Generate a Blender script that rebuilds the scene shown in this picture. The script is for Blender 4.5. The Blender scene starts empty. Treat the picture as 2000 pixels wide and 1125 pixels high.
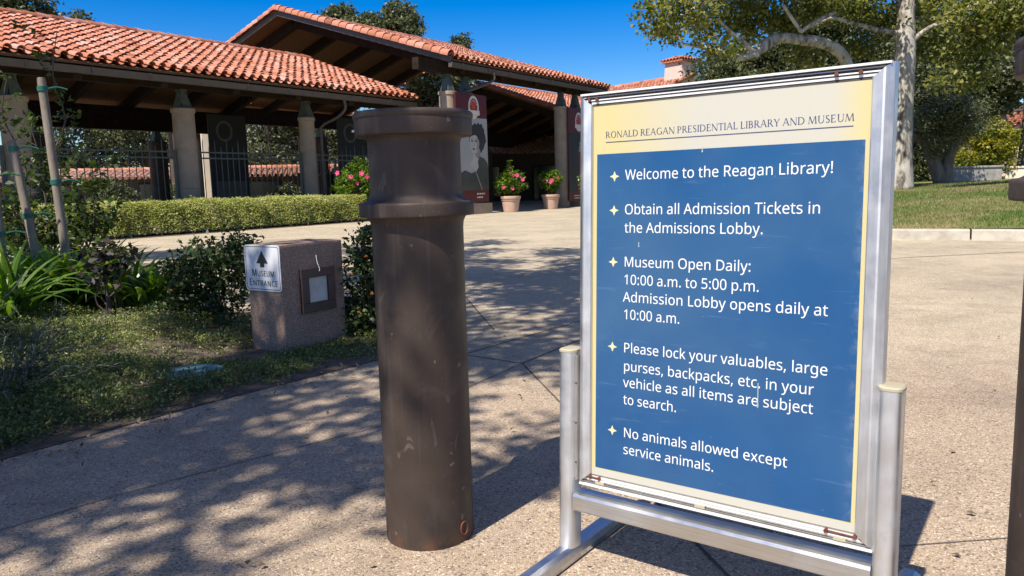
import bpy, bmesh, math, random
import numpy as np
from mathutils import Vector, Matrix

# ------------------------------------------------------------------ camera, light, exposure
SC = bpy.context.scene
COL = SC.collection
PITCH, ROLL, CAM_H, FOCAL = math.radians(7.6), math.radians(1.5), 0.95, 1500.0
cam_data = bpy.data.cameras.new('camera')
cam_data.sensor_width = 36.0
cam_data.lens = FOCAL * 36.0 / 2000.0
cam_data.clip_start = 0.02
cam_data.clip_end = 2000.0
cam = bpy.data.objects.new('camera', cam_data)
COL.objects.link(cam)
FWD = Vector((0, math.cos(PITCH), -math.sin(PITCH)))
_r0, _u0 = Vector((1, 0, 0)), Vector((0, math.sin(PITCH), math.cos(PITCH)))
CR = math.cos(ROLL) * _r0 - math.sin(ROLL) * _u0
CU = math.sin(ROLL) * _r0 + math.cos(ROLL) * _u0
cam.matrix_world = Matrix(((CR.x, CU.x, -FWD.x, 0), (CR.y, CU.y, -FWD.y, 0), (CR.z, CU.z, -FWD.z, CAM_H), (0, 0, 0, 1)))
SC.camera = cam

SUN_AZ = Vector((-0.594, -0.804, 0)).normalized()      # towards the sun on the ground plan
SUN_EL = math.radians(54.9)
TO_SUN = SUN_AZ * math.cos(SUN_EL) + Vector((0, 0, math.sin(SUN_EL)))
world = bpy.data.worlds.new("World")
SC.world = world
world.use_nodes = True
wn = world.node_tree
bg = wn.nodes['Background']
sky = wn.nodes.new('ShaderNodeTexSky')
sky.sky_type = 'NISHITA'
sky.sun_disc = False
sky.sun_elevation = SUN_EL
sky.sun_rotation = math.atan2(SUN_AZ.x, SUN_AZ.y)
sky.air_density = 1.0
sky.dust_density = 0.3
sky.ozone_density = 4.0
hsv = wn.nodes.new('ShaderNodeHueSaturation')
# low sky band made deeper blue; upper sky paler so ambient light is less teal
wtc = wn.nodes.new('ShaderNodeTexCoord'); wsx = wn.nodes.new('ShaderNodeSeparateXYZ'); wmr = wn.nodes.new('ShaderNodeMapRange')
wn.links.new(wtc.outputs['Generated'], wsx.inputs[0]); wn.links.new(wsx.outputs['Z'], wmr.inputs['Value'])
wmr.inputs['From Min'].default_value = 0.22; wmr.inputs['From Max'].default_value = 0.60
wmr.inputs['To Min'].default_value = 1.58; wmr.inputs['To Max'].default_value = 0.95
wn.links.new(wmr.outputs[0], hsv.inputs['Saturation'])
hsv.inputs['Hue'].default_value = 0.515
hsv.inputs['Value'].default_value = 1.22
wn.links.new(sky.outputs[0], hsv.inputs['Color'])
wn.links.new(hsv.outputs[0], bg.inputs['Color'])
bg.inputs['Strength'].default_value = 0.078
sun_data = bpy.data.lights.new('sun', 'SUN')
sun_data.energy = 5.0
sun_data.angle = math.radians(0.55)
sun_data.color = (1.0, 0.93, 0.83)
sun = bpy.data.objects.new('sun', sun_data)
COL.objects.link(sun)
sun.rotation_euler = TO_SUN.to_track_quat('Z', 'Y').to_euler()
sun.location = (-8, -10, 20)
SC.view_settings.view_transform = 'Standard'
SC.view_settings.look = 'None'
SC.view_settings.exposure = 0.64
SC.view_settings.gamma = 1.0
SC.view_settings.use_curve_mapping = False
SC.cycles.max_bounces = 8
SC.cycles.transparent_max_bounces = 8

# ------------------------------------------------------------------ ground plan helpers
def ray(x, y):
    return FWD + CR * ((x - 1000.0) / FOCAL) - CU * ((y - 562.5) / FOCAL)
def gnd(x, y, z=0.0):
    d = ray(x, y); t = (z - CAM_H) / d.z
    return Vector((0, 0, CAM_H)) + d * t
def at(x, y, Y):
    d = ray(x, y)
    return Vector((0, 0, CAM_H)) + d * (Y / d.y)

# ------------------------------------------------------------------ object helpers
def tag(o, label=None, cat=None, group=None, kind=None):
    if label: o['label'] = label
    if cat: o['category'] = cat
    if group: o['group'] = group
    if kind: o['kind'] = kind
    return o
def empty(name, loc=(0, 0, 0), rotz=0.0, label=None, cat=None, group=None):
    o = bpy.data.objects.new(name, None)
    COL.objects.link(o)
    o.location = loc
    o.rotation_euler = (0, 0, rotz)
    o.empty_display_size = 0.1
    return tag(o, label, cat, group)
def copy_tree(o, parent=None):
    c = o.copy()
    COL.objects.link(c)
    if parent is not None:
        c.parent = parent
    for ch in list(o.children):
        copy_tree(ch, c)
    return c

class MB:
    """collects shapes of one mesh; .build() links it as one object"""
    def __init__(self, M=None):
        self.v, self.f, self.sm, self.tint, self.M = [], [], [], [], M or Matrix()
    def add(self, vs, fs, smooth=False, tint=0.5):
        b = len(self.v)
        self.v += [tuple(self.M @ Vector(p)) for p in vs]
        self.tint += [tint] * len(vs)
        self.f += [tuple(i + b for i in q) for q in fs]
        self.sm += [smooth] * len(fs)
    def hexa(self, P, tint=0.5):      # 8 corners, bottom ring then top ring
        self.add(P, [(3, 2, 1, 0), (4, 5, 6, 7), (0, 1, 5, 4), (1, 2, 6, 5), (2, 3, 7, 6), (3, 0, 4, 7)], tint=tint)
    def box(self, x0, x1, y0, y1, z0, z1, tint=0.5):
        self.hexa([(x0, y0, z0), (x1, y0, z0), (x1, y1, z0), (x0, y1, z0), (x0, y0, z1), (x1, y0, z1), (x1, y1, z1), (x0, y1, z1)], tint)
    def bevbox(self, x0, x1, y0, y1, z0, z1, b):
        bm = bmesh.new()
        bmesh.ops.create_cube(bm, size=1)
        for v in bm.verts:
            v.co = Vector(((x0 + x1) / 2 + v.co.x * (x1 - x0), (y0 + y1) / 2 + v.co.y * (y1 - y0), (z0 + z1) / 2 + v.co.z * (z1 - z0)))
        bmesh.ops.bevel(bm, geom=list(bm.edges), offset=b, segments=2, affect='EDGES', profile=0.7)
        bm.verts.index_update()
        self.add([v.co.copy() for v in bm.verts], [[v.index for v in f.verts] for f in bm.faces])
        bm.free()
    def bar(self, a, b, w, h, up=(0, 0, 1), tint=0.5):     # box beam from a to b
        a, b, up = Vector(a), Vector(b), Vector(up)
        d = (b - a).normalized(); s = d.cross(up).normalized(); u = s.cross(d)
        P = []
        for z in (-h / 2, h / 2):
            for p, q in ((a, -1), (b, -1), (b, 1), (a, 1)):
                P.append(p + s * (q * w / 2) + u * z)
        self.hexa(P, tint)
    def tube(self, pts, rad, n=8, cap=True, tint=0.5, smooth=True):
        pts = [Vector(p) for p in pts]
        if not hasattr(rad, '__len__'): rad = [rad] * len(pts)
        vs, fs = [], []
        ref = Vector((0.31, 0.17, 0.93))
        for i, p in enumerate(pts):
            d = (pts[min(i + 1, len(pts) - 1)] - pts[max(i - 1, 0)]).normalized()
            if abs(d.dot(ref)) > 0.97: ref = Vector((0.9, 0.2, 0.1))
            s = d.cross(ref).normalized(); t = s.cross(d)
            ref = t if i == 0 else (t * 0.5 + ref * 0.5)
            for k in range(n):
                a = 2 * math.pi * k / n
                vs.append(p + (s * math.cos(a) + t * math.sin(a)) * rad[i])
        for i in range(len(pts) - 1):
            for k in range(n):
                k2 = (k + 1) % n
                fs.append((i * n + k, i * n + k2, (i + 1) * n + k2, (i + 1) * n + k))
        if cap:
            fs.append(tuple(range(n))[::-1]); fs.append(tuple((len(pts) - 1) * n + k for k in range(n)))
        self.add(vs, fs, smooth, tint)
    def lathe(self, prof, n=48, cx=0, cy=0, smooth=True, tint=0.5, cap=True):
        vs, fs = [], []
        for r, z in prof:
            for k in range(n):
                a = 2 * math.pi * k / n
                vs.append((cx + r * math.cos(a), cy + r * math.sin(a), z))
        m = len(prof)
        for i in range(m - 1):
            for k in range(n):
                k2 = (k + 1) % n
                fs.append((i * n + k, i * n + k2, (i + 1) * n + k2, (i + 1) * n + k))
        self.add(vs, fs, smooth, tint)
        if cap:
            self.add([(cx + prof[-1][0] * math.cos(2 * math.pi * k / n), cy + prof[-1][0] * math.sin(2 * math.pi * k / n), prof[-1][1]) for k in range(n)], [tuple(range(n))])
    def poly(self, pts, h=None):      # flat polygon or prism in local XY with z from 0 to h
        n = len(pts)
        if h is None:
            self.add(pts, [tuple(range(n))])
        else:
            a = [Vector(p) for p in pts]
            up = Vector(h)
            self.add(a + [p + up for p in a], [tuple(range(n))[::-1], tuple(range(n, 2 * n))] + [(i, (i + 1) % n, n + (i + 1) % n, n + i) for i in range(n)])
    def build(self, name, mat, parent=None, sharp=35.0):
        me = bpy.data.meshes.new(name)
        me.from_pydata(self.v, [], self.f)
        if any(self.sm):
            me.polygons.foreach_set('use_smooth', self.sm)
            if sharp: me.set_sharp_from_angle(angle=math.radians(sharp))
        at_ = me.attributes.new('tint', 'FLOAT', 'POINT')
        at_.data.foreach_set('value', self.tint)
        me.materials.append(mat)
        me.update()
        o = bpy.data.objects.new(name, me)
        COL.objects.link(o)
        if parent is not None: o.parent = parent
        return o

def np_mesh(name, verts, faces_n, tint, mat, parent=None, smooth=False):
    """verts (N,k,3): N separate faces of k corners"""
    n, k = verts.shape[0], verts.shape[1]
    me = bpy.data.meshes.new(name)
    me.vertices.add(n * k)
    me.vertices.foreach_set('co', verts.reshape(-1).astype(np.float32))
    me.loops.add(n * k)
    me.loops.foreach_set('vertex_index', np.arange(n * k, dtype=np.int32))
    me.polygons.add(n)
    me.polygons.foreach_set('loop_start', np.arange(0, n * k, k, dtype=np.int32))
    me.polygons.foreach_set('loop_total', np.full(n, k, dtype=np.int32))
    at_ = me.attributes.new('tint', 'FLOAT', 'POINT')
    at_.data.foreach_set('value', np.repeat(tint, k).astype(np.float32))
    me.materials.append(mat)
    me.update(calc_edges=True)
    o = bpy.data.objects.new(name, me)
    COL.objects.link(o)
    if parent is not None: o.parent = parent
    return o

def unit(a):
    return a / (np.linalg.norm(a, axis=-1, keepdims=True) + 1e-9)
def leaf_quads(pos, length, width, rng, updir=0.25, droop=0.0, axis=None, fold=0.25):
    """one kite-shaped, slightly folded leaf at every position"""
    n = len(pos)
    a = rng.normal(size=(n, 3))
    a[:, 2] = a[:, 2] * 0.7 - droop
    if axis is not None: a = a * 0.6 + axis
    a = unit(a)
    nb = rng.normal(size=(n, 3)) * 0.75
    nb[:, 2] += updir * 3
    s = unit(np.cross(a, nb)); u = np.cross(s, a)
    L = (length * rng.uniform(0.65, 1.25, n))[:, None]
    W = (width * rng.uniform(0.7, 1.2, n))[:, None]
    m = pos + a * L * 0.45
    lift = u * W * fold
    return np.stack([pos, m + s * W / 2 + lift, pos + a * L - lift * 0.6, m - s * W / 2 + lift], axis=1)
def clump_points(clumps, n, rng, shell=0.55):
    """n points scattered in ellipsoids (centre, radii), more of them near the outside"""
    vol = np.array([c[1][0] * c[1][1] * c[1][2] for c in clumps]) ** 0.75
    idx = rng.choice(len(clumps), n, p=vol / vol.sum())
    C = np.array([c[0] for c in clumps])[idx]; Rr = np.array([c[1] for c in clumps])[idx]
    d = unit(rng.normal(size=(n, 3)))
    r = rng.uniform(0, 1, n) ** (1 / 3.0)
    r = shell + (1 - shell) * r
    r = np.where(rng.uniform(size=n) < 0.25, r * rng.uniform(0.2, 1, n), r)
    return C + d * Rr * r[:, None]
def crown(name, clumps, twigs, per, spread, L, W, mat, parent=None, seed=0, shell=0.6, droop=0.1, updir=0.25, tlo=0.0, thi=1.0, zmin=None):
    rng = np.random.default_rng(seed)
    tw = clump_points(clumps, twigs, rng, shell)
    tt = rng.uniform(tlo, thi, twigs)
    p = np.repeat(tw, per, axis=0) + rng.normal(size=(twigs * per, 3)) * np.array([spread, spread, spread * 0.6])
    t = np.clip(np.repeat(tt, per) + rng.normal(size=twigs * per) * 0.16, 0, 1)
    if zmin is not None:
        k = p[:, 2] > zmin; p, t = p[k], t[k]
    return np_mesh(name, leaf_quads(p, L, W, rng, updir, droop), 4, t, mat, parent)
def wobble_path(a, b, n, amp, rng, bow=(0, 0, 0)):
    a, b, bow = Vector(a), Vector(b), Vector(bow)
    out = []
    for i in range(n + 1):
        t = i / n
        j = Vector((rng.gauss(0, amp), rng.gauss(0, amp), rng.gauss(0, amp))) if 0 < i < n else Vector((0, 0, 0))
        out.append(a.lerp(b, t) + bow * (4 * t * (1 - t)) + j)
    return out
def smooth_path(pts, sub=4):
    """Catmull-Rom through the points"""
    P = [Vector(p) for p in pts]; out = []
    for i in range(len(P) - 1):
        p0, p1, p2, p3 = P[max(i - 1, 0)], P[i], P[i + 1], P[min(i + 2, len(P) - 1)]
        for k in range(sub):
            t = k / sub
            out.append(0.5 * ((2 * p1) + (p2 - p0) * t + (2 * p0 - 5 * p1 + 4 * p2 - p3) * t * t + (3 * p1 - p0 - 3 * p2 + p3) * t ** 3))
    out.append(P[-1])
    return out
def lerp_r(rs, n):
    return [float(np.interp(i / (n - 1), np.linspace(0, 1, len(rs)), rs)) for i in range(n)]

# ------------------------------------------------------------------ materials
class Nodes:
    def __init__(self, name):
        self.m = bpy.data.materials.new(name)
        self.m.use_nodes = True
        self.t = self.m.node_tree
        self.p = self.t.nodes['Principled BSDF']
        self.out = self.t.nodes['Material Output']
    def n(self, typ, **kw):
        q = self.t.nodes.new(typ)
        for k, v in kw.items(): setattr(q, k, v)
        return q
    def l(self, a, b): self.t.links.new(a, b)
    def coord(self, kind='Object', scale=None):
        tc = self.n('ShaderNodeTexCoord')
        o = tc.outputs[kind]
        if scale is not None:
            mp = self.n('ShaderNodeMapping'); mp.inputs['Scale'].default_value = scale
            self.l(o, mp.inputs['Vector']); o = mp.outputs[0]
        return o
    def noise(self, vec, scale, detail=4, rough=0.55, dist=0.0):
        q = self.n('ShaderNodeTexNoise')
        q.inputs['Scale'].default_value = scale; q.inputs['Detail'].default_value = detail
        q.inputs['Roughness'].default_value = rough; q.inputs['Distortion'].default_value = dist
        self.l(vec, q.inputs['Vector'])
        return q.outputs['Fac']
    def voro(self, vec, scale, feature='F1', out='Distance', rnd=1.0):
        q = self.n('ShaderNodeTexVoronoi', feature=feature)
        q.inputs['Scale'].default_value = scale; q.inputs['Randomness'].default_value = rnd
        self.l(vec, q.inputs['Vector'])
        return q.outputs[out]
    def ramp(self, fac, stops, interp='LINEAR'):
        q = self.n('ShaderNodeValToRGB')
        q.color_ramp.interpolation = interp
        e = q.color_ramp.elements
        while len(e) < len(stops): e.new(0.5)
        for k, (p, c) in enumerate(stops):
            e[k].position = p
            e[k].color = (c, c, c, 1) if not hasattr(c, '__len__') else (*c, 1)
        self.l(fac, q.inputs[0])
        return q.outputs[0]
    def mix(self, fac, a, b, mode='MIX'):
        q = self.n('ShaderNodeMix', data_type='RGBA', blend_type=mode)
        for s, v in ((0, fac), (6, a), (7, b)):
            if isinstance(v, (int, float)): q.inputs[s].default_value = v
            elif isinstance(v, tuple): q.inputs[s].default_value = (*v, 1)
            else: self.l(v, q.inputs[s])
        return q.outputs[2]
    def math(self, op, a, b=0.0, clamp=False):
        q = self.n('ShaderNodeMath', operation=op, use_clamp=clamp)
        for s, v in ((0, a), (1, b)):
            if isinstance(v, (int, float)): q.inputs[s].default_value = v
            else: self.l(v, q.inputs[s])
        return q.outputs[0]
    def attr(self, name='tint'):
        q = self.n('ShaderNodeAttribute', attribute_name=name)
        return q.outputs['Fac']
    def bump(self, h, strength=0.3, dist=0.01):
        q = self.n('ShaderNodeBump')
        q.inputs['Strength'].default_value = strength; q.inputs['Distance'].default_value = dist
        self.l(h, q.inputs['Height'])
        self.l(q.outputs[0], self.p.inputs['Normal'])
    def set(self, color=None, rough=0.6, metal=0.0, spec=0.5):
        if color is not None:
            if isinstance(color, tuple): self.p.inputs['Base Color'].default_value = (*color, 1)
            else: self.l(color, self.p.inputs['Base Color'])
        if isinstance(rough, (int, float)): self.p.inputs['Roughness'].default_value = rough
        else: self.l(rough, self.p.inputs['Roughness'])
        self.p.inputs['Metallic'].default_value = metal
        self.p.inputs['Specular IOR Level'].default_value = spec
        return self.m

def plain(name, c, rough=0.6, metal=0.0, spec=0.5, var=0.15, scale=6.0, bump=0.0, bscale=40.0):
    k = Nodes(name); v = k.coord()
    f = k.noise(v, scale, 6, 0.6)
    dark = tuple(x * (1 - var) for x in c); lite = tuple(min(1, x * (1 + var)) for x in c)
    col = k.ramp(f, [(0.3, dark), (0.7, lite)])
    if bump: k.bump(k.noise(v, bscale, 5, 0.6), bump, 0.01)
    return k.set(col, rough, metal, spec)

def leaf_mat(name, dark, mid, lite, dry=None, trans=0.35, rough=0.45, spec=0.4):
    k = Nodes(name)
    stops = [(0.0, dark), (0.55, mid), (0.93, lite)]
    if dry: stops.append((1.0, dry))
    col = k.ramp(k.attr(), stops)
    v = k.coord()
    col = k.mix(0.6, col, k.ramp(k.noise(v, 0.9, 3), [(0.3, 0.72), (0.7, 1.0)]), 'MULTIPLY')
    k.set(col, rough, 0.0, spec)
    tr = k.n('ShaderNodeBsdfTranslucent')
    hs = k.n('ShaderNodeHueSaturation'); hs.inputs['Hue'].default_value = 0.485; hs.inputs['Saturation'].default_value = 1.15; hs.inputs['Value'].default_value = 1.5
    k.l(col, hs.inputs['Color']); k.l(hs.outputs[0], tr.inputs['Color'])
    ms = k.n('ShaderNodeMixShader'); ms.inputs[0].default_value = trans
    k.l(k.p.outputs[0], ms.inputs[1]); k.l(tr.outputs[0], ms.inputs[2]); k.l(ms.outputs[0], k.out.inputs['Surface'])
    return k.m

def aggregate_mat(name, base, pale, darkc, peb=110.0, far=None):
    """washed aggregate: pebbles in a cement matrix, with stains"""
    k = Nodes(name); v = k.coord()
    cell = k.voro(v, peb, out='Color')
    sep = k.n('ShaderNodeSeparateColor'); k.l(cell, sep.inputs[0])
    peb_col = k.ramp(sep.outputs[0], [(0.0, darkc), (0.10, tuple(x * 0.55 for x in base)), (0.22, base), (0.7, tuple(x * 1.12 for x in base)), (0.92, pale), (1.0, tuple(min(0.85, x * 1.2) for x in pale))])
    edge = k.voro(v, peb, 'DISTANCE_TO_EDGE')
    mat_col = tuple(x * 0.62 for x in base)
    col = k.mix(k.ramp(edge, [(0.02, 0.0), (0.12, 1.0)]), mat_col, peb_col)
    if far:      # paler and less pink with distance along the drive
        sx = k.n('ShaderNodeSeparateXYZ'); k.l(v, sx.inputs[0])
        col = k.mix(k.ramp(k.math('MULTIPLY', k.math('ADD', sx.outputs['Y'], k.noise(v, 0.8, 3)), 0.05), [(0.19, 0.0), (0.24, 0.6), (0.65, 1.0)]), col, k.mix(1.0, col, far, 'MULTIPLY'))
    big = k.noise(v, 0.55, 5, 0.6)
    col = k.mix(1.0, col, k.ramp(big, [(0.3, 0.86), (0.7, 1.08)]), 'MULTIPLY')
    mid = k.noise(v, 7.0, 5, 0.65)
    col = k.mix(1.0, col, k.ramp(mid, [(0.25, 0.88), (0.75, 1.06)]), 'MULTIPLY')
    spots = k.ramp(k.noise(v, 2.3, 3, 0.5, 0.8), [(0.62, 1.0), (0.72, 0.72)])
    gum = k.ramp(k.voro(v, 1.7), [(0.028, 0.55), (0.04, 1.0)])
    col = k.mix(0.8, col, gum, 'MULTIPLY')
    wear = k.ramp(k.noise(v, 1.1, 6, 0.7, 1.5), [(0.33, 0.76), (0.5, 1.0), (0.68, 1.08)])
    col = k.mix(0.9, col, wear, 'MULTIPLY')
    col = k.mix(0.6, col, spots, 'MULTIPLY')
    k.bump(k.ramp(edge, [(0.0, 0.0), (0.25, 1.0)]), 0.35, 0.004)
    return k.set(col, 0.8, 0, 0.3)

def tile_mat(name, k_=1.0):
    k = Nodes(name); v = k.coord()
    col = k.ramp(k.attr(), [(0.0, (0.22, 0.075, 0.045)), (0.25, (0.37, 0.135, 0.075)), (0.55, (0.47, 0.185, 0.115)), (0.8, (0.52, 0.25, 0.18)), (0.92, (0.47, 0.31, 0.265)), (1.0, (0.38, 0.21, 0.11))])
    col = k.mix(0.8, col, k.ramp(k.noise(v, 9.0, 6, 0.7), [(0.3, 0.7), (0.7, 1.12)]), 'MULTIPLY')
    col = k.mix(k.ramp(k.noise(v, 3.2, 5, 0.7), [(0.56, 0.0), (0.75, 0.35)]), col, (0.10, 0.085, 0.07))
    col = k.mix(k.ramp(k.noise(v, 22, 3, 0.6), [(0.66, 0.0), (0.74, 0.5)]), col, (0.30, 0.27, 0.22))
    k.bump(k.noise(v, 60, 4), 0.25, 0.006)
    return k.set(col, 0.75, 0, 0.25)

def plank_mat(name, c, axis_scale, rough=0.7):
    k = Nodes(name); v = k.coord('Object', axis_scale)
    w = k.n('ShaderNodeTexWave', wave_type='BANDS', bands_direction='X'); w.inputs['Scale'].default_value = 1.0; w.inputs['Distortion'].default_value = 0.0
    k.l(v, w.inputs['Vector'])
    gap = k.ramp(w.outputs['Fac'], [(0.0, 0.25), (0.08, 1.0)])
    v2 = k.coord('Object')
    col = k.ramp(k.noise(v2, 3.0, 6, 0.7, 1.0), [(0.3, tuple(x * 0.7 for x in c)), (0.7, tuple(x * 1.2 for x in c))])
    col = k.mix(1.0, col, gap, 'MULTIPLY')
    return k.set(col, rough, 0, 0.3)

def bark_mat(name, stops, scale=(3, 3, 1.0), nscale=2.2, bump=0.4):
    k = Nodes(name); v = k.coord('Object', scale)
    col = k.ramp(k.noise(v, nscale, 5, 0.65, 0.6), stops)
    col = k.mix(0.5, col, k.ramp(k.noise(v, nscale * 7, 4, 0.7), [(0.3, 0.7), (0.7, 1.1)]), 'MULTIPLY')
    k.bump(k.noise(v, nscale * 6, 6, 0.7), bump, 0.02)
    return k.set(col, 0.85, 0, 0.2)

def brushed_mat(name, c, rough=0.35, streak=(2, 2, 60), metal=1.0):
    k = Nodes(name); v = k.coord('Object', streak)
    f = k.noise(v, 4.0, 4, 0.6)
    v2 = k.coord('Object')
    col = k.ramp(f, [(0.3, tuple(x * 0.88 for x in c)), (0.7, tuple(min(1, x * 1.08) for x in c))])
    col = k.mix(k.ramp(k.noise(v2, 14.0, 6, 0.7), [(0.58, 0.0), (0.78, 0.35)]), col, (0.36, 0.34, 0.31))
    return k.set(col, k.ramp(k.noise(v2, 9.0, 5, 0.6), [(0.3, rough * 0.8), (0.7, rough * 1.4)]), metal, 0.5)

def bollard_mat():
    k = Nodes('brown_bollard_paint'); v = k.coord()
    base = k.ramp(k.noise(v, 5.0, 6, 0.65), [(0.3, (0.040, 0.028, 0.022)), (0.7, (0.059, 0.042, 0.034))])
    # long pale scuffs and short scratches
    mp = k.n('ShaderNodeMapping'); mp.inputs['Scale'].default_value = (9, 9, 2.6); mp.inputs['Rotation'].default_value = (0.5, 0.6, 0.3)
    k.l(v, mp.inputs['Vector'])
    sc = k.ramp(k.noise(mp.outputs[0], 2.2, 3, 0.45, 1.2), [(0.675, 0.0), (0.71, 0.38), (0.725, 0.0)])
    haze = k.ramp(k.noise(v, 8.0, 5, 0.7, 0.5), [(0.55, 0.0), (0.78, 0.34)])
    fine = k.ramp(k.voro(mp.outputs[0], 14.0), [(0.035, 0.8), (0.07, 0.0)])
    col = k.mix(sc, base, (0.20, 0.175, 0.16))
    col = k.mix(haze, col, (0.14, 0.12, 0.11))
    col = k.mix(fine, col, (0.24, 0.21, 0.19))
    # vertical run marks and dusty patches, chips down to a paler primer
    mr = k.n('ShaderNodeMapping'); mr.inputs['Scale'].default_value = (26, 26, 1.6); k.l(v, mr.inputs['Vector'])
    runs = k.ramp(k.noise(mr.outputs[0], 1.6, 4, 0.6, 0.3), [(0.55, 0.0), (0.72, 0.30)])
    col = k.mix(runs, col, (0.115, 0.10, 0.09))
    dark = k.ramp(k.noise(v, 3.4, 4, 0.6), [(0.50, 0.0), (0.72, 0.5)])
    col = k.mix(dark, col, (0.030, 0.023, 0.020))
    chip = k.ramp(k.noise(v, 38, 2, 0.4), [(0.735, 0.0), (0.75, 0.7)])
    col = k.mix(chip, col, (0.17, 0.14, 0.12))
    # dust near the foot and rust flecks
    sx = k.n('ShaderNodeSeparateXYZ'); k.l(v, sx.inputs[0])
    z = sx.outputs['Z']
    rust = k.math('MULTIPLY', k.ramp(z, [(0.0, 1.0), (0.05, 0.0)]), k.ramp(k.noise(v, 16, 5, 0.7), [(0.42, 0.0), (0.6, 0.8)]))
    col = k.mix(rust, col, (0.13, 0.06, 0.03))
    h = k.noise(v, 90, 5, 0.65)
    k.bump(k.mix(0.5, h, k.noise(v, 12, 4, 0.6)), 0.18, 0.006)
    return k.set(col, k.ramp(k.noise(v, 11, 4), [(0.3, 0.45), (0.7, 0.68)]), 0.0, 0.35)

M = {}
M['paving'] = aggregate_mat('tan_aggregate_paving', (0.425, 0.322, 0.225), (0.57, 0.48, 0.375), (0.12, 0.10, 0.09), 170.0, (1.15, 1.25, 1.24))
M['joint'] = plain('dark_paving_joint', (0.085, 0.07, 0.058), 0.9, var=0.4)
M['kerb'] = plain('pale_kerb_concrete', (0.41, 0.37, 0.30), 0.85, var=0.25, scale=5, bump=0.2)
M['soil'] = plain('dry_brown_soil', (0.10, 0.072, 0.05), 0.95, var=0.45, scale=14, bump=0.8, bscale=30)
M['mulch'] = plain('dark_mulch', (0.06, 0.042, 0.03), 0.95, var=0.5, scale=18, bump=0.8, bscale=30)
M['bollard'] = bollard_mat()
M['alu'] = brushed_mat('brushed_aluminium', (0.70, 0.71, 0.72), 0.46)
M['alu_worn'] = brushed_mat('worn_aluminium', (0.52, 0.50, 0.47), 0.45, (60, 2, 2))
M['alu_white'] = plain('pale_anodised_lip', (0.74, 0.74, 0.72), 0.4, 0.2, var=0.08)
M['rust'] = plain('rusty_screw', (0.17, 0.055, 0.03), 0.8, 0.3, var=0.5, scale=60)
M['capbeige'] = plain('beige_plastic_cap', (0.40, 0.36, 0.25), 0.5, var=0.08)
M['groove'] = plain('dark_groove', (0.10, 0.09, 0.08), 0.7, 0.5, var=0.4, scale=20)
M['navy'] = plain('navy_print', (0.035, 0.045, 0.14), 0.5, var=0.08)
M['white'] = plain('white_print', (0.66, 0.67, 0.66), 0.5, var=0.03)
M['cream'] = plain('cream_print', (0.64, 0.57, 0.32), 0.5, var=0.04)
M['black'] = plain('black_print', (0.02, 0.02, 0.022), 0.5, var=0.2)
M['tile'] = tile_mat('clay_roof_tile')
M['tile_pale'] = plain('sunlit_clay_tile', (0.56, 0.36, 0.28), 0.8, var=0.2, scale=7)  # clay tile lightened: bright sun on the far roofs put into the colour
M['beam'] = plain('dark_stained_timber', (0.026, 0.018, 0.013), 0.85, 0.0, 0.1, var=0.3, scale=5)
M['soffit'] = plank_mat('brown_plank_soffit', (0.15, 0.076, 0.032), (22, 0, 0), 0.85)
M['gutter'] = plain('bronze_gutter', (0.085, 0.070, 0.058), 0.6, 0.0, var=0.15)
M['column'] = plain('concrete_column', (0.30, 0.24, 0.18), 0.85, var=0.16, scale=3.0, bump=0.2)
M['column_shaded'] = plain('shaded_concrete_column', (0.085, 0.062, 0.048), 0.85, 0.0, 0.2, var=0.2, scale=3.0)  # back row of columns: shade under the roof put into the colour
M['patina'] = plain('green_patina_steel', (0.085, 0.115, 0.10), 0.6, 0.2, var=0.3, scale=8)
M['iron'] = plain('dark_green_iron', (0.075, 0.092, 0.085), 0.5, 0.3, var=0.2)
M['pinkstone'] = aggregate_mat('pinkish_cast_stone', (0.38, 0.245, 0.175), (0.54, 0.41, 0.33), (0.10, 0.07, 0.06), 260)
M['lensframe'] = plain('brown_lamp_frame', (0.085, 0.05, 0.042), 0.55, 0.2, var=0.2)
M['lens'] = plain('frosted_lamp_glass', (0.42, 0.43, 0.40), 0.35, var=0.18, scale=9)
M['plate'] = plain('white_sign_plate', (0.62, 0.63, 0.66), 0.4, var=0.05)
M['terracotta'] = plain('pale_terracotta', (0.50, 0.34, 0.26), 0.85, var=0.14, scale=5, bump=0.15)
M['maroon'] = plain('maroon_print', (0.085, 0.008, 0.013), 0.6, var=0.12)
M['wood_stake'] = bark_mat('grey_weathered_pole', [(0.3, (0.17, 0.14, 0.11)), (0.7, (0.29, 0.245, 0.20))], (6, 6, 1), 3.0, 0.25)
M['tie'] = plain('green_tie', (0.01, 0.11, 0.08), 0.5)
M['twig'] = plain('brown_twig', (0.075, 0.055, 0.042), 0.85, var=0.3, scale=20)
M['oakbark'] = bark_mat('grey_oak_bark', [(0.3, (0.09, 0.075, 0.06)), (0.7, (0.24, 0.21, 0.18))])
M['sycbark'] = bark_mat('mottled_sycamore_bark', [(0.38, (0.13, 0.105, 0.085)), (0.45, (0.30, 0.265, 0.22)), (0.53, (0.45, 0.41, 0.355)), (0.72, (0.56, 0.525, 0.47))], (2.2, 2.2, 0.9), 2.4, 0.25)
M['lid'] = plain('green_plastic_lid', (0.10, 0.21, 0.20), 0.55, var=0.2, scale=12, bump=0.1)
M['rock'] = plain('grey_rock', (0.17, 0.15, 0.14), 0.9, var=0.3, scale=14, bump=0.5)
M['stucco'] = plain('pink_stucco', (0.60, 0.45, 0.38), 0.9, var=0.08, scale=2)
M['creamwall'] = plain('cream_stucco', (0.70, 0.60, 0.48), 0.9, var=0.06, scale=2)
M['stonewall'] = plain('grey_stone_wall', (0.30, 0.28, 0.26), 0.9, var=0.3, scale=5, bump=0.5, bscale=12)
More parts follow.
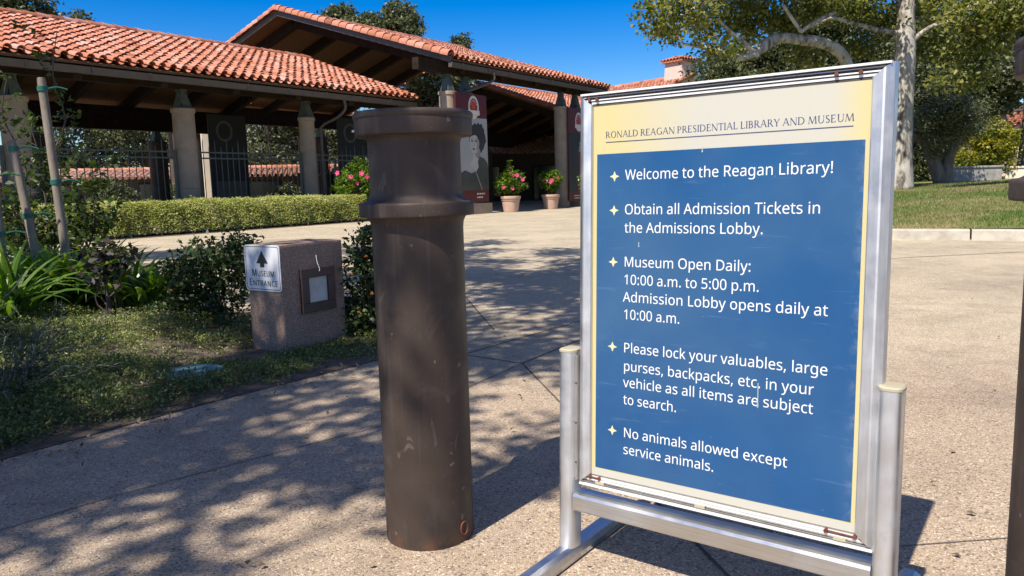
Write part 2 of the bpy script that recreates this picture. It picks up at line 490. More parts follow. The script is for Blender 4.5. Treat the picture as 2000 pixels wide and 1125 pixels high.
M['brownwall'] = plain('shaded_timber_wall', (0.038, 0.026, 0.017), 0.9, var=0.2, scale=3)  # brown timber darkened: shade of trees over the wall put into the colour
M['darkglass'] = plain('dark_window_glass', (0.015, 0.018, 0.022), 0.1, var=0.1)
M['doorblue'] = plain('dark_blue_door', (0.03, 0.04, 0.06), 0.5, var=0.2)
M['pinkflower'] = plain('pink_petal', (0.62, 0.05, 0.16), 0.6, var=0.25, scale=30)
M['yellowpist'] = plain('yellow_stamen', (0.7, 0.4, 0.05), 0.6)
M['orangeflower'] = plain('orange_petal', (0.60, 0.17, 0.015), 0.6, var=0.3, scale=60)
M['dryleaf'] = plain('dry_leaf', (0.26, 0.17, 0.09), 0.8, var=0.4, scale=30)

M['syc_leaf'] = leaf_mat('sycamore_leaf', (0.07, 0.095, 0.022), (0.165, 0.195, 0.045), (0.32, 0.31, 0.095), None, 0.45)
M['oak_leaf'] = leaf_mat('oak_leaf', (0.04, 0.056, 0.024), (0.095, 0.12, 0.05), (0.19, 0.205, 0.10), None, 0.3)
M['olive_leaf'] = leaf_mat('grey_green_leaf', (0.06, 0.075, 0.038), (0.135, 0.16, 0.08), (0.25, 0.26, 0.15), None, 0.3)
M['yellow_leaf'] = leaf_mat('yellow_green_leaf', (0.08, 0.105, 0.015), (0.20, 0.225, 0.03), (0.42, 0.38, 0.05), None, 0.42)
M['hedge_leaf'] = leaf_mat('hedge_leaf', (0.22, 0.26, 0.06), (0.44, 0.48, 0.16), (0.64, 0.65, 0.32), (0.48, 0.42, 0.24), 0.38)
M['hib_leaf'] = leaf_mat('hibiscus_leaf', (0.035, 0.075, 0.012), (0.10, 0.19, 0.02), (0.22, 0.33, 0.045), None, 0.4, 0.3)
M['strap_leaf'] = leaf_mat('agapanthus_leaf', (0.05, 0.10, 0.018), (0.11, 0.21, 0.03), (0.24, 0.35, 0.07), None, 0.5, 0.3)
M['lantana_leaf'] = leaf_mat('lantana_leaf', (0.018, 0.034, 0.010), (0.04, 0.068, 0.018), (0.08, 0.12, 0.03), None, 0.25)
M['dark_leaf'] = leaf_mat('dark_bronze_leaf', (0.02, 0.014, 0.012), (0.045, 0.035, 0.024), (0.07, 0.075, 0.03), None, 0.2)
M['young_leaf'] = leaf_mat('young_tree_leaf', (0.025, 0.045, 0.014), (0.055, 0.095, 0.022), (0.12, 0.18, 0.035), None, 0.4)
M['cover_leaf'] = leaf_mat('ground_cover_leaf', (0.10, 0.135, 0.04), (0.22, 0.265, 0.08), (0.37, 0.39, 0.14), (0.27, 0.20, 0.10), 0.3)
M['needle_leaf'] = leaf_mat('needle_leaf', (0.035, 0.05, 0.028), (0.075, 0.105, 0.05), (0.17, 0.19, 0.11), None, 0.25)
M['shade_leaf'] = leaf_mat('shade_tree_leaf', (0.03, 0.045, 0.015), (0.06, 0.085, 0.025), (0.11, 0.13, 0.04), None, 0.12)

SPACE_ADV = 209
GLYPHS = {
  '!': (216, "131,161 85,161 65,573 151,573|58,43 59,61 64,75 72,85 83,92 94,96 107,97 120,96 132,92 142,85 151,75 156,61 157,43 156,26 151,12 142,2 132,-6 120,-10 107,-11 94,-10 83,-6 72,2 64,12 59,26"),
  ',': (215, "154,84 149,65 143,45 136,23 128,1 120,-20 111,-42 102,-63 94,-84 85,-103 33,-103 38,-83 43,-61 49,-38 53,-15 58,8 63,31 67,53 70,74 73,93 148,93"),
  '.': (215, "58,43 59,61 64,75 72,85 82,92 94,96 107,97 120,96 132,92 142,85 151,75 156,61 157,43 156,26 151,12 142,2 132,-6 120,-10 107,-11 94,-10 82,-6 72,2 64,12 59,26"),
  '0': (459, "419,287 419,253 417,221 414,191 409,163 401,128 390,97 376,70 359,47 339,27 316,12 290,1 261,-6 229,-8 188,-4 153,8 122,27 97,54 76,88 60,129 51,163 44,201 41,243 39,287 40,332 44,373 50,411 58,446 73,486 93,520 119,547 149,566 186,578 229,581 269,578 304,566 335,547 361,520 382,486 399,446 408,411 414,373 418,332|110,287 111,249 113,215 116,184 121,156 131,125 143,98 159,78 178,64 202,55 229,52 256,55 279,64 298,78 314,98 326,124 336,156 341,184 345,215 347,249 348,287 347,325 345,359 341,390 336,417 326,449 314,475 298,495 279,510 256,518 229,521 202,518 178,510 159,495 143,475 131,449 121,417 116,390 113,359 111,325"),
  '1': (459, "285,0 216,0 216,400 216,439 217,470 219,499 211,491 203,483 196,477 169,455 108,405 71,452 226,573 285,573"),
  '5': (459, "221,351 258,349 292,342 322,331 349,316 371,297 389,274 402,247 410,217 413,183 410,145 402,111 387,81 368,54 343,32 314,15 280,2 242,-5 199,-8 170,-7 142,-4 116,0 91,6 70,14 51,23 51,90 71,79 95,70 121,62 148,57 174,53 200,52 227,54 252,58 274,65 293,76 310,89 323,106 333,126 339,149 341,176 337,210 325,239 306,262 279,279 243,289 197,292 182,291 164,290 146,288 128,285 112,283 99,280 64,302 86,573 373,573 373,508 146,508 132,342 169,348 185,350 202,351"),
  ':': (215, "58,43 59,61 64,75 72,85 82,92 94,96 107,97 120,96 132,92 142,85 151,75 156,61 157,43 156,26 151,12 142,2 132,-6 120,-10 107,-11 94,-10 82,-6 72,2 64,12 59,26|58,387 59,405 64,419 72,429 82,436 94,440 107,441 120,440 132,436 142,429 151,419 156,405 157,387 156,369 151,355 142,345 132,338 120,333 107,332 94,333 82,338 72,345 64,355 59,369"),
  'A': (513, "437,0 368,177 141,177 73,0 0,0 224,575 289,575 512,0|282,415 274,438 263,473 255,500 247,468 238,438 230,415 165,241 346,241"),
  'C': (507, "323,517 294,516 266,510 241,502 217,490 196,474 178,456 162,434 149,410 139,383 131,353 127,321 125,286 126,252 131,220 138,191 147,164 164,132 186,105 213,83 244,68 281,58 322,55 347,56 371,58 394,62 416,66 438,72 460,78 460,15 438,8 416,2 393,-2 369,-6 342,-7 312,-8 270,-6 232,1 197,12 166,28 139,48 115,72 95,99 78,131 65,165 56,203 51,244 49,287 50,319 53,349 59,378 67,406 81,440 99,471 120,499 145,523 174,543 206,559 242,571 281,578 324,581 353,580 381,577 409,572 435,565 460,557 482,547 453,486 435,494 415,501 394,508 372,513 348,516"),
  'D': (586, "536,292 534,246 528,203 516,165 501,131 481,100 457,74 430,51 399,33 364,18 325,8 283,2 237,0 78,0 78,573 254,573 296,571 335,565 371,555 404,540 434,523 460,501 483,475 502,446 517,413 528,377 534,336|460,289 459,326 454,359 446,388 435,415 416,444 391,469 361,487 327,500 287,508 244,511 150,511 150,62 228,62 282,65 329,76 369,94 402,119 428,151 446,190 457,236"),
  'E': (446, "398,0 78,0 78,573 398,573 398,509 150,509 150,330 383,330 383,268 150,268 150,63 398,63"),
  'L': (420, "78,0 78,573 150,573 150,64 400,64 400,0"),
  'M': (728, "330,0 142,502 139,502 140,490 141,477 142,461 142,444 143,426 144,407 144,387 144,367 144,347 144,0 78,0 78,573 184,573 361,103 364,103 544,573 650,573 650,0 578,0 578,352 578,371 579,389 579,408 580,426 580,443 581,460 584,501 581,501 390,0"),
  'N': (610, "532,0 447,0 141,476 138,476 139,462 140,448 141,432 143,378 144,359 144,340 144,320 144,0 78,0 78,573 161,573 467,99 470,99 468,137 466,193 465,213 464,232 464,249 464,573 532,573"),
  'O': (626, "577,287 576,255 573,224 568,194 561,166 547,132 531,101 510,73 486,49 459,29 428,13 393,1 355,-6 314,-8 271,-6 232,1 196,13 165,29 138,49 114,73 94,101 78,132 65,167 58,195 53,224 50,255 49,288 51,331 56,370 65,408 78,442 94,473 114,500 138,524 166,545 197,561 232,572 271,579 314,581 356,579 393,572 428,561 459,545 486,525 510,501 530,473 547,442 560,408 570,370 576,330|125,287 126,252 130,220 136,190 145,163 161,131 182,104 207,83 238,67 273,58 314,55 354,58 390,67 420,83 445,104 465,131 481,163 490,190 496,220 500,252 501,287 498,338 490,384 476,423 456,457 431,484 398,503 360,514 314,518 274,515 238,506 207,490 182,469 161,443 145,411 136,384 130,354 126,322"),
  'P': (485, "229,573 282,570 326,562 363,548 393,528 415,504 431,475 441,442 444,404 443,381 439,358 433,336 423,316 411,296 395,278 375,262 351,249 324,238 292,230 256,225 216,223 150,223 150,0 78,0 78,573|223,511 150,511 150,285 208,285 242,286 272,290 298,296 320,306 338,318 352,334 362,352 368,375 370,401 366,435 354,462 334,484 306,499 269,508"),
  'R': (499, "236,573 281,571 320,565 353,555 381,540 404,522 422,500 434,474 442,444 444,410 442,381 437,356 427,334 415,315 401,298 385,285 367,274 349,264 330,257 487,0 403,0 264,237 150,237 150,0 78,0 78,573|232,510 150,510 150,298 236,298 278,301 312,310 338,325 355,347 366,374 370,407 368,430 363,450 355,467 343,480 328,491 310,500 287,505 261,509"),
  'S': (440, "403,153 400,121 392,92 378,66 359,44 335,26 307,11 274,1 238,-6 198,-8 177,-8 157,-7 137,-5 118,-2 100,1 83,4 68,9 54,14 41,19 41,88 62,80 86,72 113,65 142,59 171,56 201,55 228,56 252,60 273,66 290,74 305,85 316,98 324,113 329,129 330,147 329,164 325,180 318,194 308,207 295,218 277,230 255,241 228,252 196,265 172,274 151,284 131,294 114,305 98,317 85,330 74,344 65,359 57,375 52,393 49,413 48,435 51,464 58,490 71,513 89,533 110,550 136,563 165,573 197,579 231,581 262,580 290,577 318,572 343,565 367,558 389,549 366,487 346,495 325,502 302,508 278,513 254,516 229,517 207,516 187,513 169,507 155,499 142,489 133,478 126,464 122,450 121,434 122,416 126,400 133,386 143,373 156,362 172,351 193,341 217,330 246,318 278,306 307,293 332,279 353,264 371,247 385,228 395,206 401,181"),
  'T': (446, "259,0 187,0 187,509 8,509 8,573 437,573 437,509 259,509"),
  'U': (586, "513,202 511,164 503,128 489,95 470,65 446,40 416,20 389,8 360,-1 327,-6 290,-8 240,-4 196,7 159,25 128,50 104,82 86,118 76,158 72,204 72,573 144,573 144,201 148,158 161,122 182,93 211,72 248,59 294,55 327,57 355,63 379,73 399,88 415,105 427,126 435,149 440,174 442,202 442,573 513,573"),
  'W': (746, "735,573 583,0 510,0 399,375 389,410 380,443 373,471 370,488 367,471 361,443 352,409 349,397 346,385 342,373 234,0 161,0 10,573 85,573 174,223 183,186 190,151 193,140 195,129 196,118 201,87 206,119 209,131 211,142 213,154 222,191 232,227 333,573 407,573 512,225 516,212 520,200 523,187 532,151 534,139 536,128 538,117 544,87 545,100 548,114 550,129 553,144 556,159 560,175 572,224 660,573"),
  'a': (450, "231,437 268,435 299,428 326,418 347,403 368,375 381,338 385,293 385,0 334,0 320,61 317,61 304,46 292,33 279,22 265,13 250,5 234,-1 216,-5 195,-7 172,-8 148,-7 124,-2 103,6 84,16 68,30 55,48 45,68 39,92 37,119 43,159 59,192 87,219 116,234 152,245 194,253 243,257 316,259 316,285 313,317 306,342 293,359 275,371 253,378 227,380 205,379 183,376 163,370 143,363 124,355 106,347 84,400 104,410 126,419 151,426 177,432 204,436|252,208 204,203 167,195 141,182 124,165 113,144 110,119 112,97 120,79 132,66 148,56 167,51 188,49 223,52 253,62 279,79 299,103 311,134 315,172 315,210"),
  'b': (493, "139,461 139,443 138,426 138,410 137,396 136,383 135,373 139,373 153,390 169,405 189,419 213,429 240,435 272,437 310,434 344,423 374,406 401,381 422,350 437,312 446,267 449,215 448,180 444,147 437,118 427,91 410,61 390,36 365,17 337,3 306,-5 272,-8 240,-6 213,0 189,10 169,24 153,38 139,55 133,55 119,0 68,0 68,609 139,609|260,379 231,377 207,371 188,361 172,348 159,330 150,308 144,282 140,252 139,217 139,214 140,177 145,144 153,116 165,93 187,69 219,55 261,51 297,55 325,69 348,93 360,117 369,145 374,178 376,216 374,254 369,287 360,315 348,338 325,360 296,374"),
  'c': (385, "241,-8 204,-5 170,2 139,15 112,34 88,58 69,87 58,114 50,143 46,176 44,213 46,250 51,284 59,315 71,342 90,372 114,396 142,415 174,428 208,435 245,438 267,437 288,435 309,431 328,426 344,421 358,415 337,356 323,361 308,365 292,370 275,373 259,375 244,376 217,374 193,368 172,358 155,343 141,325 131,303 123,277 119,247 117,213 119,181 123,152 131,126 141,104 155,86 172,71 191,61 214,55 240,53 262,54 283,56 302,60 319,65 336,71 351,78 351,15 336,8 320,3 304,-2 285,-5 264,-7"),
  'd': (493, "221,-8 182,-5 148,6 118,23 92,48 71,79 56,117 47,162 44,214 47,266 56,311 71,350 93,381 119,406 149,424 183,434 221,438 243,437 262,434 280,429 296,423 310,416 323,407 335,397 345,386 354,374 359,374 356,405 355,418 355,429 354,438 354,609 425,609 425,0 368,0 358,58 354,58 345,46 335,35 323,24 310,15 296,7 279,1 262,-4 242,-7|232,51 273,55 305,67 328,88 343,117 352,154 355,200 355,213 354,251 349,284 340,313 329,336 306,360 274,375 231,379 196,374 168,359 146,334 133,309 124,281 119,249 117,213 119,176 124,144 133,116 146,93 168,69 197,55"),
  'e': (452, "234,438 269,435 301,427 329,414 354,396 374,373 390,346 402,315 409,281 411,244 411,201 117,201 122,157 134,119 154,90 181,69 215,56 254,52 280,53 305,56 327,60 348,66 370,73 392,82 392,20 370,11 349,4 327,-1 304,-5 279,-7 251,-8 212,-5 176,3 143,17 114,36 90,61 70,91 59,117 51,146 46,177 44,212 46,246 50,277 57,306 68,333 86,364 108,390 134,411 164,426 198,435|233,380 202,377 175,366 154,348 137,323 125,293 119,257 338,257 336,281 333,302 326,322 318,338 306,353 292,364 276,373 256,378"),
  'g': (493, "221,438 248,436 273,431 297,422 319,409 338,393 355,373 359,373 369,430 425,430 425,-7 423,-46 416,-80 404,-109 388,-135 367,-155 341,-172 310,-183 274,-190 233,-192 202,-192 174,-189 147,-186 122,-180 99,-174 78,-165 78,-100 99,-110 123,-118 149,-125 177,-130 206,-133 237,-134 271,-130 300,-119 324,-101 341,-77 352,-48 355,-13 355,4 356,32 358,57 354,57 338,37 320,21 299,8 275,-1 250,-6 221,-8 182,-4 147,7 117,25 91,51 70,83 56,121 47,164 44,214 47,263 56,306 70,344 91,377 117,404 147,423 181,434|230,379 207,376 187,370 169,359 153,344 140,326 130,303 123,277 119,247 117,213 119,176 124,143 134,115 146,92 169,68 197,54 232,50 253,51 271,53 288,58 303,65 315,74 326,85 336,98 343,113 349,131 353,151 355,173 356,197 356,214 355,251 350,282 343,309 332,331 319,348 302,362 281,371 257,377"),
  'h': (496, "139,431 139,420 138,410 138,399 135,370 140,370 149,385 161,397 174,407 188,416 204,424 221,429 238,434 255,436 273,437 306,435 335,430 360,421 382,408 399,391 413,370 423,344 429,314 431,280 431,0 361,0 361,275 358,307 351,333 338,353 319,367 295,376 265,379 235,377 210,370 189,360 173,347 160,329 150,308 144,283 140,254 139,222 139,0 68,0 68,609 139,609"),
  'i': (207, "139,430 139,0 68,0 68,430|104,591 115,590 124,586 133,580 140,572 144,560 145,546 144,532 140,521 133,512 124,506 115,502 104,501 93,502 83,506 75,512 68,521 64,532 63,546 64,560 68,572 75,580 83,586 93,590"),
  'j': (207, "18,-192 5,-192 -7,-191 -18,-190 -27,-188 -36,-185 -44,-183 -44,-126 -19,-132 -10,-133 -1,-134 9,-134 25,-132 39,-128 51,-120 61,-108 66,-90 68,-67 68,430 139,430 139,-64 137,-90 133,-113 126,-133 116,-151 103,-166 87,-177 67,-186 44,-191|63,546 64,560 68,572 75,580 83,586 93,590 104,591 115,590 124,586 133,580 140,572 144,560 145,546 144,532 140,521 133,512 124,506 115,502 104,501 93,502 83,506 75,512 68,521 64,532"),
  'k': (428, "138,291 138,282 137,270 137,257 135,221 138,221 152,240 172,264 189,285 326,430 409,430 235,246 421,0 336,0 187,200 138,158 138,0 68,0 68,609 138,609"),
  'l': (207, "139,0 68,0 68,609 139,609"),
  'm': (750, "540,438 584,434 621,421 649,401 665,379 676,352 683,319 685,280 685,0 615,0 615,277 613,308 606,333 594,353 577,367 555,376 528,379 490,374 460,362 438,342 423,315 414,280 411,237 411,0 342,0 342,277 341,298 337,317 332,333 325,347 315,359 303,367 289,374 272,377 253,379 227,377 204,370 185,360 170,347 158,329 150,308 144,283 140,255 139,223 139,0 68,0 68,430 125,430 136,371 140,371 149,385 160,398 173,409 186,418 201,425 217,431 233,435 249,437 266,438 298,436 325,430 349,420 369,406 386,388 398,366 402,366 418,388 438,406 461,420 486,430 512,436"),
  'n': (496, "275,438 311,436 343,429 369,417 391,401 409,379 421,352 428,319 431,280 431,0 361,0 361,275 358,307 351,333 338,353 319,367 295,376 265,379 222,374 189,361 166,338 151,308 142,269 139,223 139,0 68,0 68,430 125,430 136,371 140,371 150,385 162,398 175,409 190,418 206,425 222,431 239,435 257,437"),
  'o': (485, "442,216 440,181 436,150 428,121 417,95 404,71 388,51 369,33 348,18 324,7 299,-1 271,-6 241,-8 214,-6 188,-1 163,7 140,18 119,33 100,51 84,71 70,95 59,121 51,150 46,181 44,216 46,250 50,282 58,310 68,336 87,367 110,392 137,412 169,426 204,435 244,438 281,435 316,426 347,412 374,392 398,367 417,336 428,310 436,282 440,250|117,216 119,184 123,154 130,128 141,105 155,86 172,71 192,59 216,53 243,51 270,53 294,59 314,71 331,86 345,105 356,128 363,154 367,184 369,216 367,248 363,277 355,303 345,325 331,344 314,359 294,370 270,376 242,379 202,374 171,359 147,335 134,311 124,284 119,252"),
  'p': (493, "273,438 310,434 344,424 374,407 401,383 422,351 437,313 446,268 449,216 448,181 444,148 437,119 427,93 410,62 390,37 365,17 337,3 306,-5 272,-8 251,-7 231,-4 213,1 197,7 182,15 170,24 158,33 148,44 139,55 134,55 137,20 138,7 139,-5 139,-16 139,-192 68,-192 68,430 126,430 136,371 139,371 148,383 158,394 170,405 182,414 197,422 213,429 231,434 251,437|260,379 233,377 210,371 190,362 174,349 161,333 152,313 145,289 141,261 139,229 139,216 140,182 144,152 150,126 159,103 172,85 188,70 208,59 233,53 261,51 286,53 308,60 326,72 341,88 354,108 364,131 371,157 375,186 376,217 374,252 369,283 360,310 348,334 325,359 296,374"),
  'r': (331, "269,438 295,437 304,436 312,435 319,433 310,368 287,372 279,373 271,374 264,374 248,373 232,369 217,363 202,355 189,346 176,334 166,321 156,305 149,289 143,270 140,251 139,229 139,0 68,0 68,430 126,430 134,351 137,351 147,367 158,381 170,395 183,407 198,418 214,426 231,433 249,437"),
  's': (384, "348,119 346,92 339,69 327,49 311,32 292,18 268,6 241,-2 210,-6 176,-8 148,-7 122,-5 99,-1 78,5 59,11 42,19 42,83 60,75 81,67 104,60 128,54 153,50 178,49 211,51 236,57 256,66 269,79 277,94 280,112 279,123 276,132 271,141 264,150 253,158 239,167 222,176 200,185 174,196 148,206 124,217 103,228 84,239 69,252 57,266 48,283 43,302 41,324 46,358 61,386 85,408 109,421 137,430 168,436 202,438 228,437 252,434 275,430 298,424 319,417 339,409 315,353 297,360 278,366 258,372 238,377 218,379 197,380 171,379 149,374 131,366 118,356 111,343 108,328 109,317 113,307 119,298 127,290 139,282 154,274 172,266 193,256 219,246 245,236 268,226 289,215 306,203 321,191 333,176 341,159 346,140"),
  't': (290, "212,50 222,50 233,51 245,53 255,54 264,56 272,59 272,5 263,1 253,-2 240,-4 226,-6 213,-8 200,-8 178,-7 157,-3 138,4 120,13 104,27 91,44 82,66 76,93 74,125 74,375 13,375 13,409 75,437 103,528 144,528 144,430 269,430 269,375 144,375 144,127 146,103 153,83 163,69 177,58 193,52"),
  'u': (496, "427,430 427,0 370,0 359,57 356,57 346,43 334,31 321,20 306,11 290,4 273,-1 256,-5 238,-7 220,-8 187,-6 159,-1 134,8 112,21 95,38 81,59 71,85 65,114 63,148 63,430 135,430 135,153 137,122 145,96 158,76 176,62 200,53 230,51 260,53 285,59 306,69 323,82 336,100 345,121 352,146 356,175 357,206 357,430"),
  'v': (408, "163,0 0,430 75,430 167,176 180,137 185,123 189,109 193,96 197,83 199,72 201,63 204,63 207,72 210,84 214,96 218,110 222,124 227,138 241,176 332,430 407,430 244,0"),
  'w': (630, "346,243 336,276 328,308 321,335 316,357 313,357 308,335 302,307 294,275 291,264 287,253 284,242 207,1 127,1 9,431 82,431 141,201 145,186 149,170 153,154 163,109 166,96 168,84 169,73 172,73 178,97 185,128 193,160 201,188 277,431 354,431 428,188 440,149 444,135 447,122 451,109 454,96 456,84 457,74 460,74 462,84 464,95 466,108 469,122 473,137 477,153 489,201 549,431 621,431 502,1 419,1"),
  'x': (424, "170,220 22,430 102,430 213,268 322,430 402,430 253,220 410,0 330,0 213,172 94,0 14,0"),
  'y': (409, "1,430 76,430 169,185 184,144 188,130 193,117 196,105 200,92 203,80 205,68 209,68 212,83 217,100 224,121 231,142 238,164 245,186 333,430 409,430 224,-59 213,-85 201,-108 188,-130 173,-148 157,-164 138,-176 117,-185 94,-191 67,-192 55,-192 44,-192 34,-190 9,-186 9,-130 30,-133 38,-134 47,-135 56,-135 72,-134 86,-131 99,-126 110,-118 121,-110 130,-99 138,-87 145,-73 152,-59 174,-2"),
}

# ------------------------------------------------------------------ ground, paving, kerb, lawn
def sheet(name, pts, z, mat, kind='structure'):
    mb = MB(); mb.add([(p[0], p[1], z) for p in pts], [tuple(range(len(pts)))])
    o = mb.build(name, mat); o['kind'] = kind
    return o
sheet('ground', [(-400, -200), (400, -200), (400, 700), (-400, 700)], -0.03, M['soil'])
sheet('walkway_paving', [(-40, -8), (16, -8), (16, 10), (40, 70), (-40, 70)], 0.0, M['paving'])
def joint_strip(pts, w=0.007):
    mb = MB()
    for a, b in zip(pts[:-1], pts[1:]):
        a, b = Vector((*a, 0)), Vector((*b, 0)); s = (b - a).normalized().cross(Vector((0, 0, 1))) * (w / 2)
        q = [a - s, b - s, b + s, a + s]
        mb.add([(p.x, p.y, 0.003) for p in q], [(0, 1, 2, 3)])
    o = mb.build('paving_joint', M['joint']); o['kind'] = 'structure'
g2 = lambda x, y: tuple(gnd(x, y)[:2])
joint_strip([g2(900, 570), g2(965, 645)], 0.010)
joint_strip([g2(740, 655), g2(905, 693), g2(1020, 710)], 0.010)
joint_strip([g2(1020, 710), g2(1097, 790), g2(1361, 1063), g2(1430, 1135)], 0.009)
joint_strip([g2(1020, 710), g2(1130, 665), g2(1300, 606)], 0.009)
joint_strip([g2(1361, 1063), g2(1760, 1068), g2(2060, 1045)], 0.0035)
joint_strip([g2(-60, 1055), g2(240, 965), g2(560, 880), g2(745, 833), g2(1020, 710)], 0.0045)
joint_strip([g2(905, 693), g2(1060, 648), g2(1130, 628)], 0.008)
joint_strip([g2(1130, 628), g2(1400, 560), g2(1740, 505), g2(2000, 492)], 0.02)

KERB = [(9.6, 9.35), (8.2, 10.1), (6.83, 10.84), (5.69, 11.47), (4.75, 12.3), (4.15, 13.6), (3.95, 15.5), (4.3, 19.0), (5.6, 25.0), (9, 36)]
KP = smooth_path([(x, y, 0) for x, y in KERB], 5)
def kerb_run(a, b):
    mb = MB(); P = KP[a:b + 1]; n = len(P); rows = []
    for i, p in enumerate(P):
        d = (P[min(i + 1, n - 1)] - P[max(i - 1, 0)]).normalized(); s = Vector((-d.y, d.x, 0))   # s towards the road
        s = -s
        if i == 0: p = p + d * 0.012
        if i == n - 1: p = p - d * 0.012
        rows.append([p + s * q + Vector((0, 0, z)) for q, z in ((0.0, -0.02), (0.02, 0.135), (0.035, 0.15), (0.17, 0.155), (0.17, -0.02))])
    vs = [v for r in rows for v in r]; fs = []
    for i in range(n - 1):
        for k in range(4): fs.append((i * 5 + k, (i + 1) * 5 + k, (i + 1) * 5 + k + 1, i * 5 + k + 1))
    fs += [tuple(range(5)), tuple((n - 1) * 5 + k for k in range(5))[::-1]]
    mb.add(vs, fs); o = mb.build('kerb', M['kerb']); o['kind'] = 'structure'
cuts = [0, 7, 11, 16, 22, 28, 36, 45]
for a, b in zip(cuts[:-1], cuts[1:]): kerb_run(a, b)

def kerb_side(x, y):       # signed distance to the kerb, positive on the lawn
    best = None
    for a, b in zip(KERB[:-1], KERB[1:]):
        ax, ay = a; bx, by = b
        dx, dy = bx - ax, by - ay
        t = max(0, min(1, ((x - ax) * dx + (y - ay) * dy) / (dx * dx + dy * dy)))
        d = math.hypot(x - ax - t * dx, y - ay - t * dy)
        sg = (dx * (y - ay) - dy * (x - ax))
        if best is None or d < best[0]: best = (d, sg)
    return best[0] if best[1] < 0 else -best[0]
def lawn_h(x, y):
    d = max(0.0, kerb_side(x, y) - 0.15)
    t = min(1.0, d / 11.5)
    return 0.14 + 0.62 * (1 - (1 - t) ** 1.6) + 0.03 * math.sin(x * 0.9 + 1) * math.sin(y * 0.7)
def lawn_mesh():
    inner = []
    for p, q in zip(KP, KP[1:] + [KP[-1] * 2 - KP[-2]]):
        d = (q - p).normalized(); inner.append(p + Vector((d.y, -d.x, 0)) * 0.168)
    offs = [0, 0.3, 0.8, 1.5, 2.5, 3.5, 5, 7, 9, 12, 16, 24, 40]
    mb = MB(); rows = []
    for p in inner:
        d0 = Vector((0.62, 0.78, 0))
        rows.append([p + d0 * o for o in offs])
    vs = [(v.x, v.y, lawn_h(v.x, v.y)) for r in rows for v in r]
    m = len(offs); fs = []
    for i in range(len(rows) - 1):
        for k in range(m - 1): fs.append((i * m + k, i * m + k + 1, (i + 1) * m + k + 1, (i + 1) * m + k))
    mb.add(vs, fs, True)
    k = Nodes('lawn_turf'); v = k.coord()
    col = k.ramp(k.noise(v, 0.8, 6, 0.7), [(0.36, (0.30, 0.235, 0.12)), (0.46, (0.20, 0.20, 0.065)), (0.58, (0.075, 0.13, 0.02))])
    col = k.mix(1.0, col, k.ramp(k.noise(v, 30, 4, 0.7), [(0.3, 0.6), (0.7, 1.15)]), 'MULTIPLY')
    k.bump(k.noise(v, 60, 4, 0.7), 0.8, 0.02)
    o = mb.build('lawn', k.set(col, 0.9, 0, 0.2)); o['kind'] = 'structure'
lawn_mesh()
def grass_blades():
    rng = np.random.default_rng(5); P = []; T = []
    pr = random.Random(4)
    while len(P) < 52000:
        x, y = rng.uniform(4.6, 16.5), rng.uniform(9.6, 24)
        if x / y < 0.30 or x / y > 0.78 : continue
        if rng.uniform() > min(1, (13.5 / y) ** 2.2): continue
        if kerb_side(x, y) < 0.17: continue
        P.append((x, y, lawn_h(x, y) - 0.005))
        T.append(0.5 + 0.45 * math.sin(x * 1.7 + math.sin(y * 1.3) * 1.5) * math.cos(y * 1.15 - 1.3) + 0.12 * math.sin(x * 5 + y * 3))
    P = np.array(P); n = len(P)
    a = rng.normal(size=(n, 3)) * 0.5; a[:, 2] = 1.0; a = unit(a)
    s = unit(np.cross(a, rng.normal(size=(n, 3))))
    L = rng.uniform(0.025, 0.075, n)[:, None]; w = rng.uniform(0.004, 0.008, n)[:, None]
    q = np.stack([P - s * w, P + s * w, P + a * L], axis=1)
    t = np.clip(np.array(T) + rng.normal(size=n) * 0.2, 0, 1)
    mt = leaf_mat('grass_blade', (0.33, 0.27, 0.13), (0.21, 0.22, 0.07), (0.09, 0.165, 0.02), None, 0.3)
    o = np_mesh('grass', q, 3, t, mt); o['kind'] = 'stuff'
    tag(o, 'short patchy green and straw lawn grass behind the pale kerb', 'grass')
grass_blades()

# ------------------------------------------------------------------ the tiled pavilions
PAV = Vector((-8.752, 21.2, 0)); PD = Vector((0.57, 0.822, 0)).normalized(); PN = Vector((PD.y, -PD.x, 0))
PROT = math.atan2(PD.y, PD.x)
def pav(s, t, z=0.0): return PAV + PD * s + PN * t + Vector((0, 0, z))     # s along the eaves, t towards the road
RT = random.Random(11)
def barrel(mb, c0, c1, across, up, r0, r1, n=7, a0=0.0, a1=math.pi, tint=0.5):
    vs = []
    for c, r in ((c0, r0), (c1, r1)):
        for k in range(n):
            a = a0 + (a1 - a0) * k / (n - 1)
            vs.append(c + across * (r * math.cos(a)) + up * (r * math.sin(a)))
    mb.add(vs, [(k, k + 1, n + k + 1, n + k) for k in range(n - 1)], True, tint)
    th = 0.016   # visible thickness at the lower edge
    vs2 = []
    for r in (r0, r0 - th):
        for k in range(n):
            a = a0 + (a1 - a0) * k / (n - 1)
            vs2.append(c0 + across * (r * math.cos(a)) + up * (r * math.sin(a)))
    mb.add(vs2, [(k + 1, k, n + k, n + k + 1) for k in range(n - 1)], False, tint * 0.9)
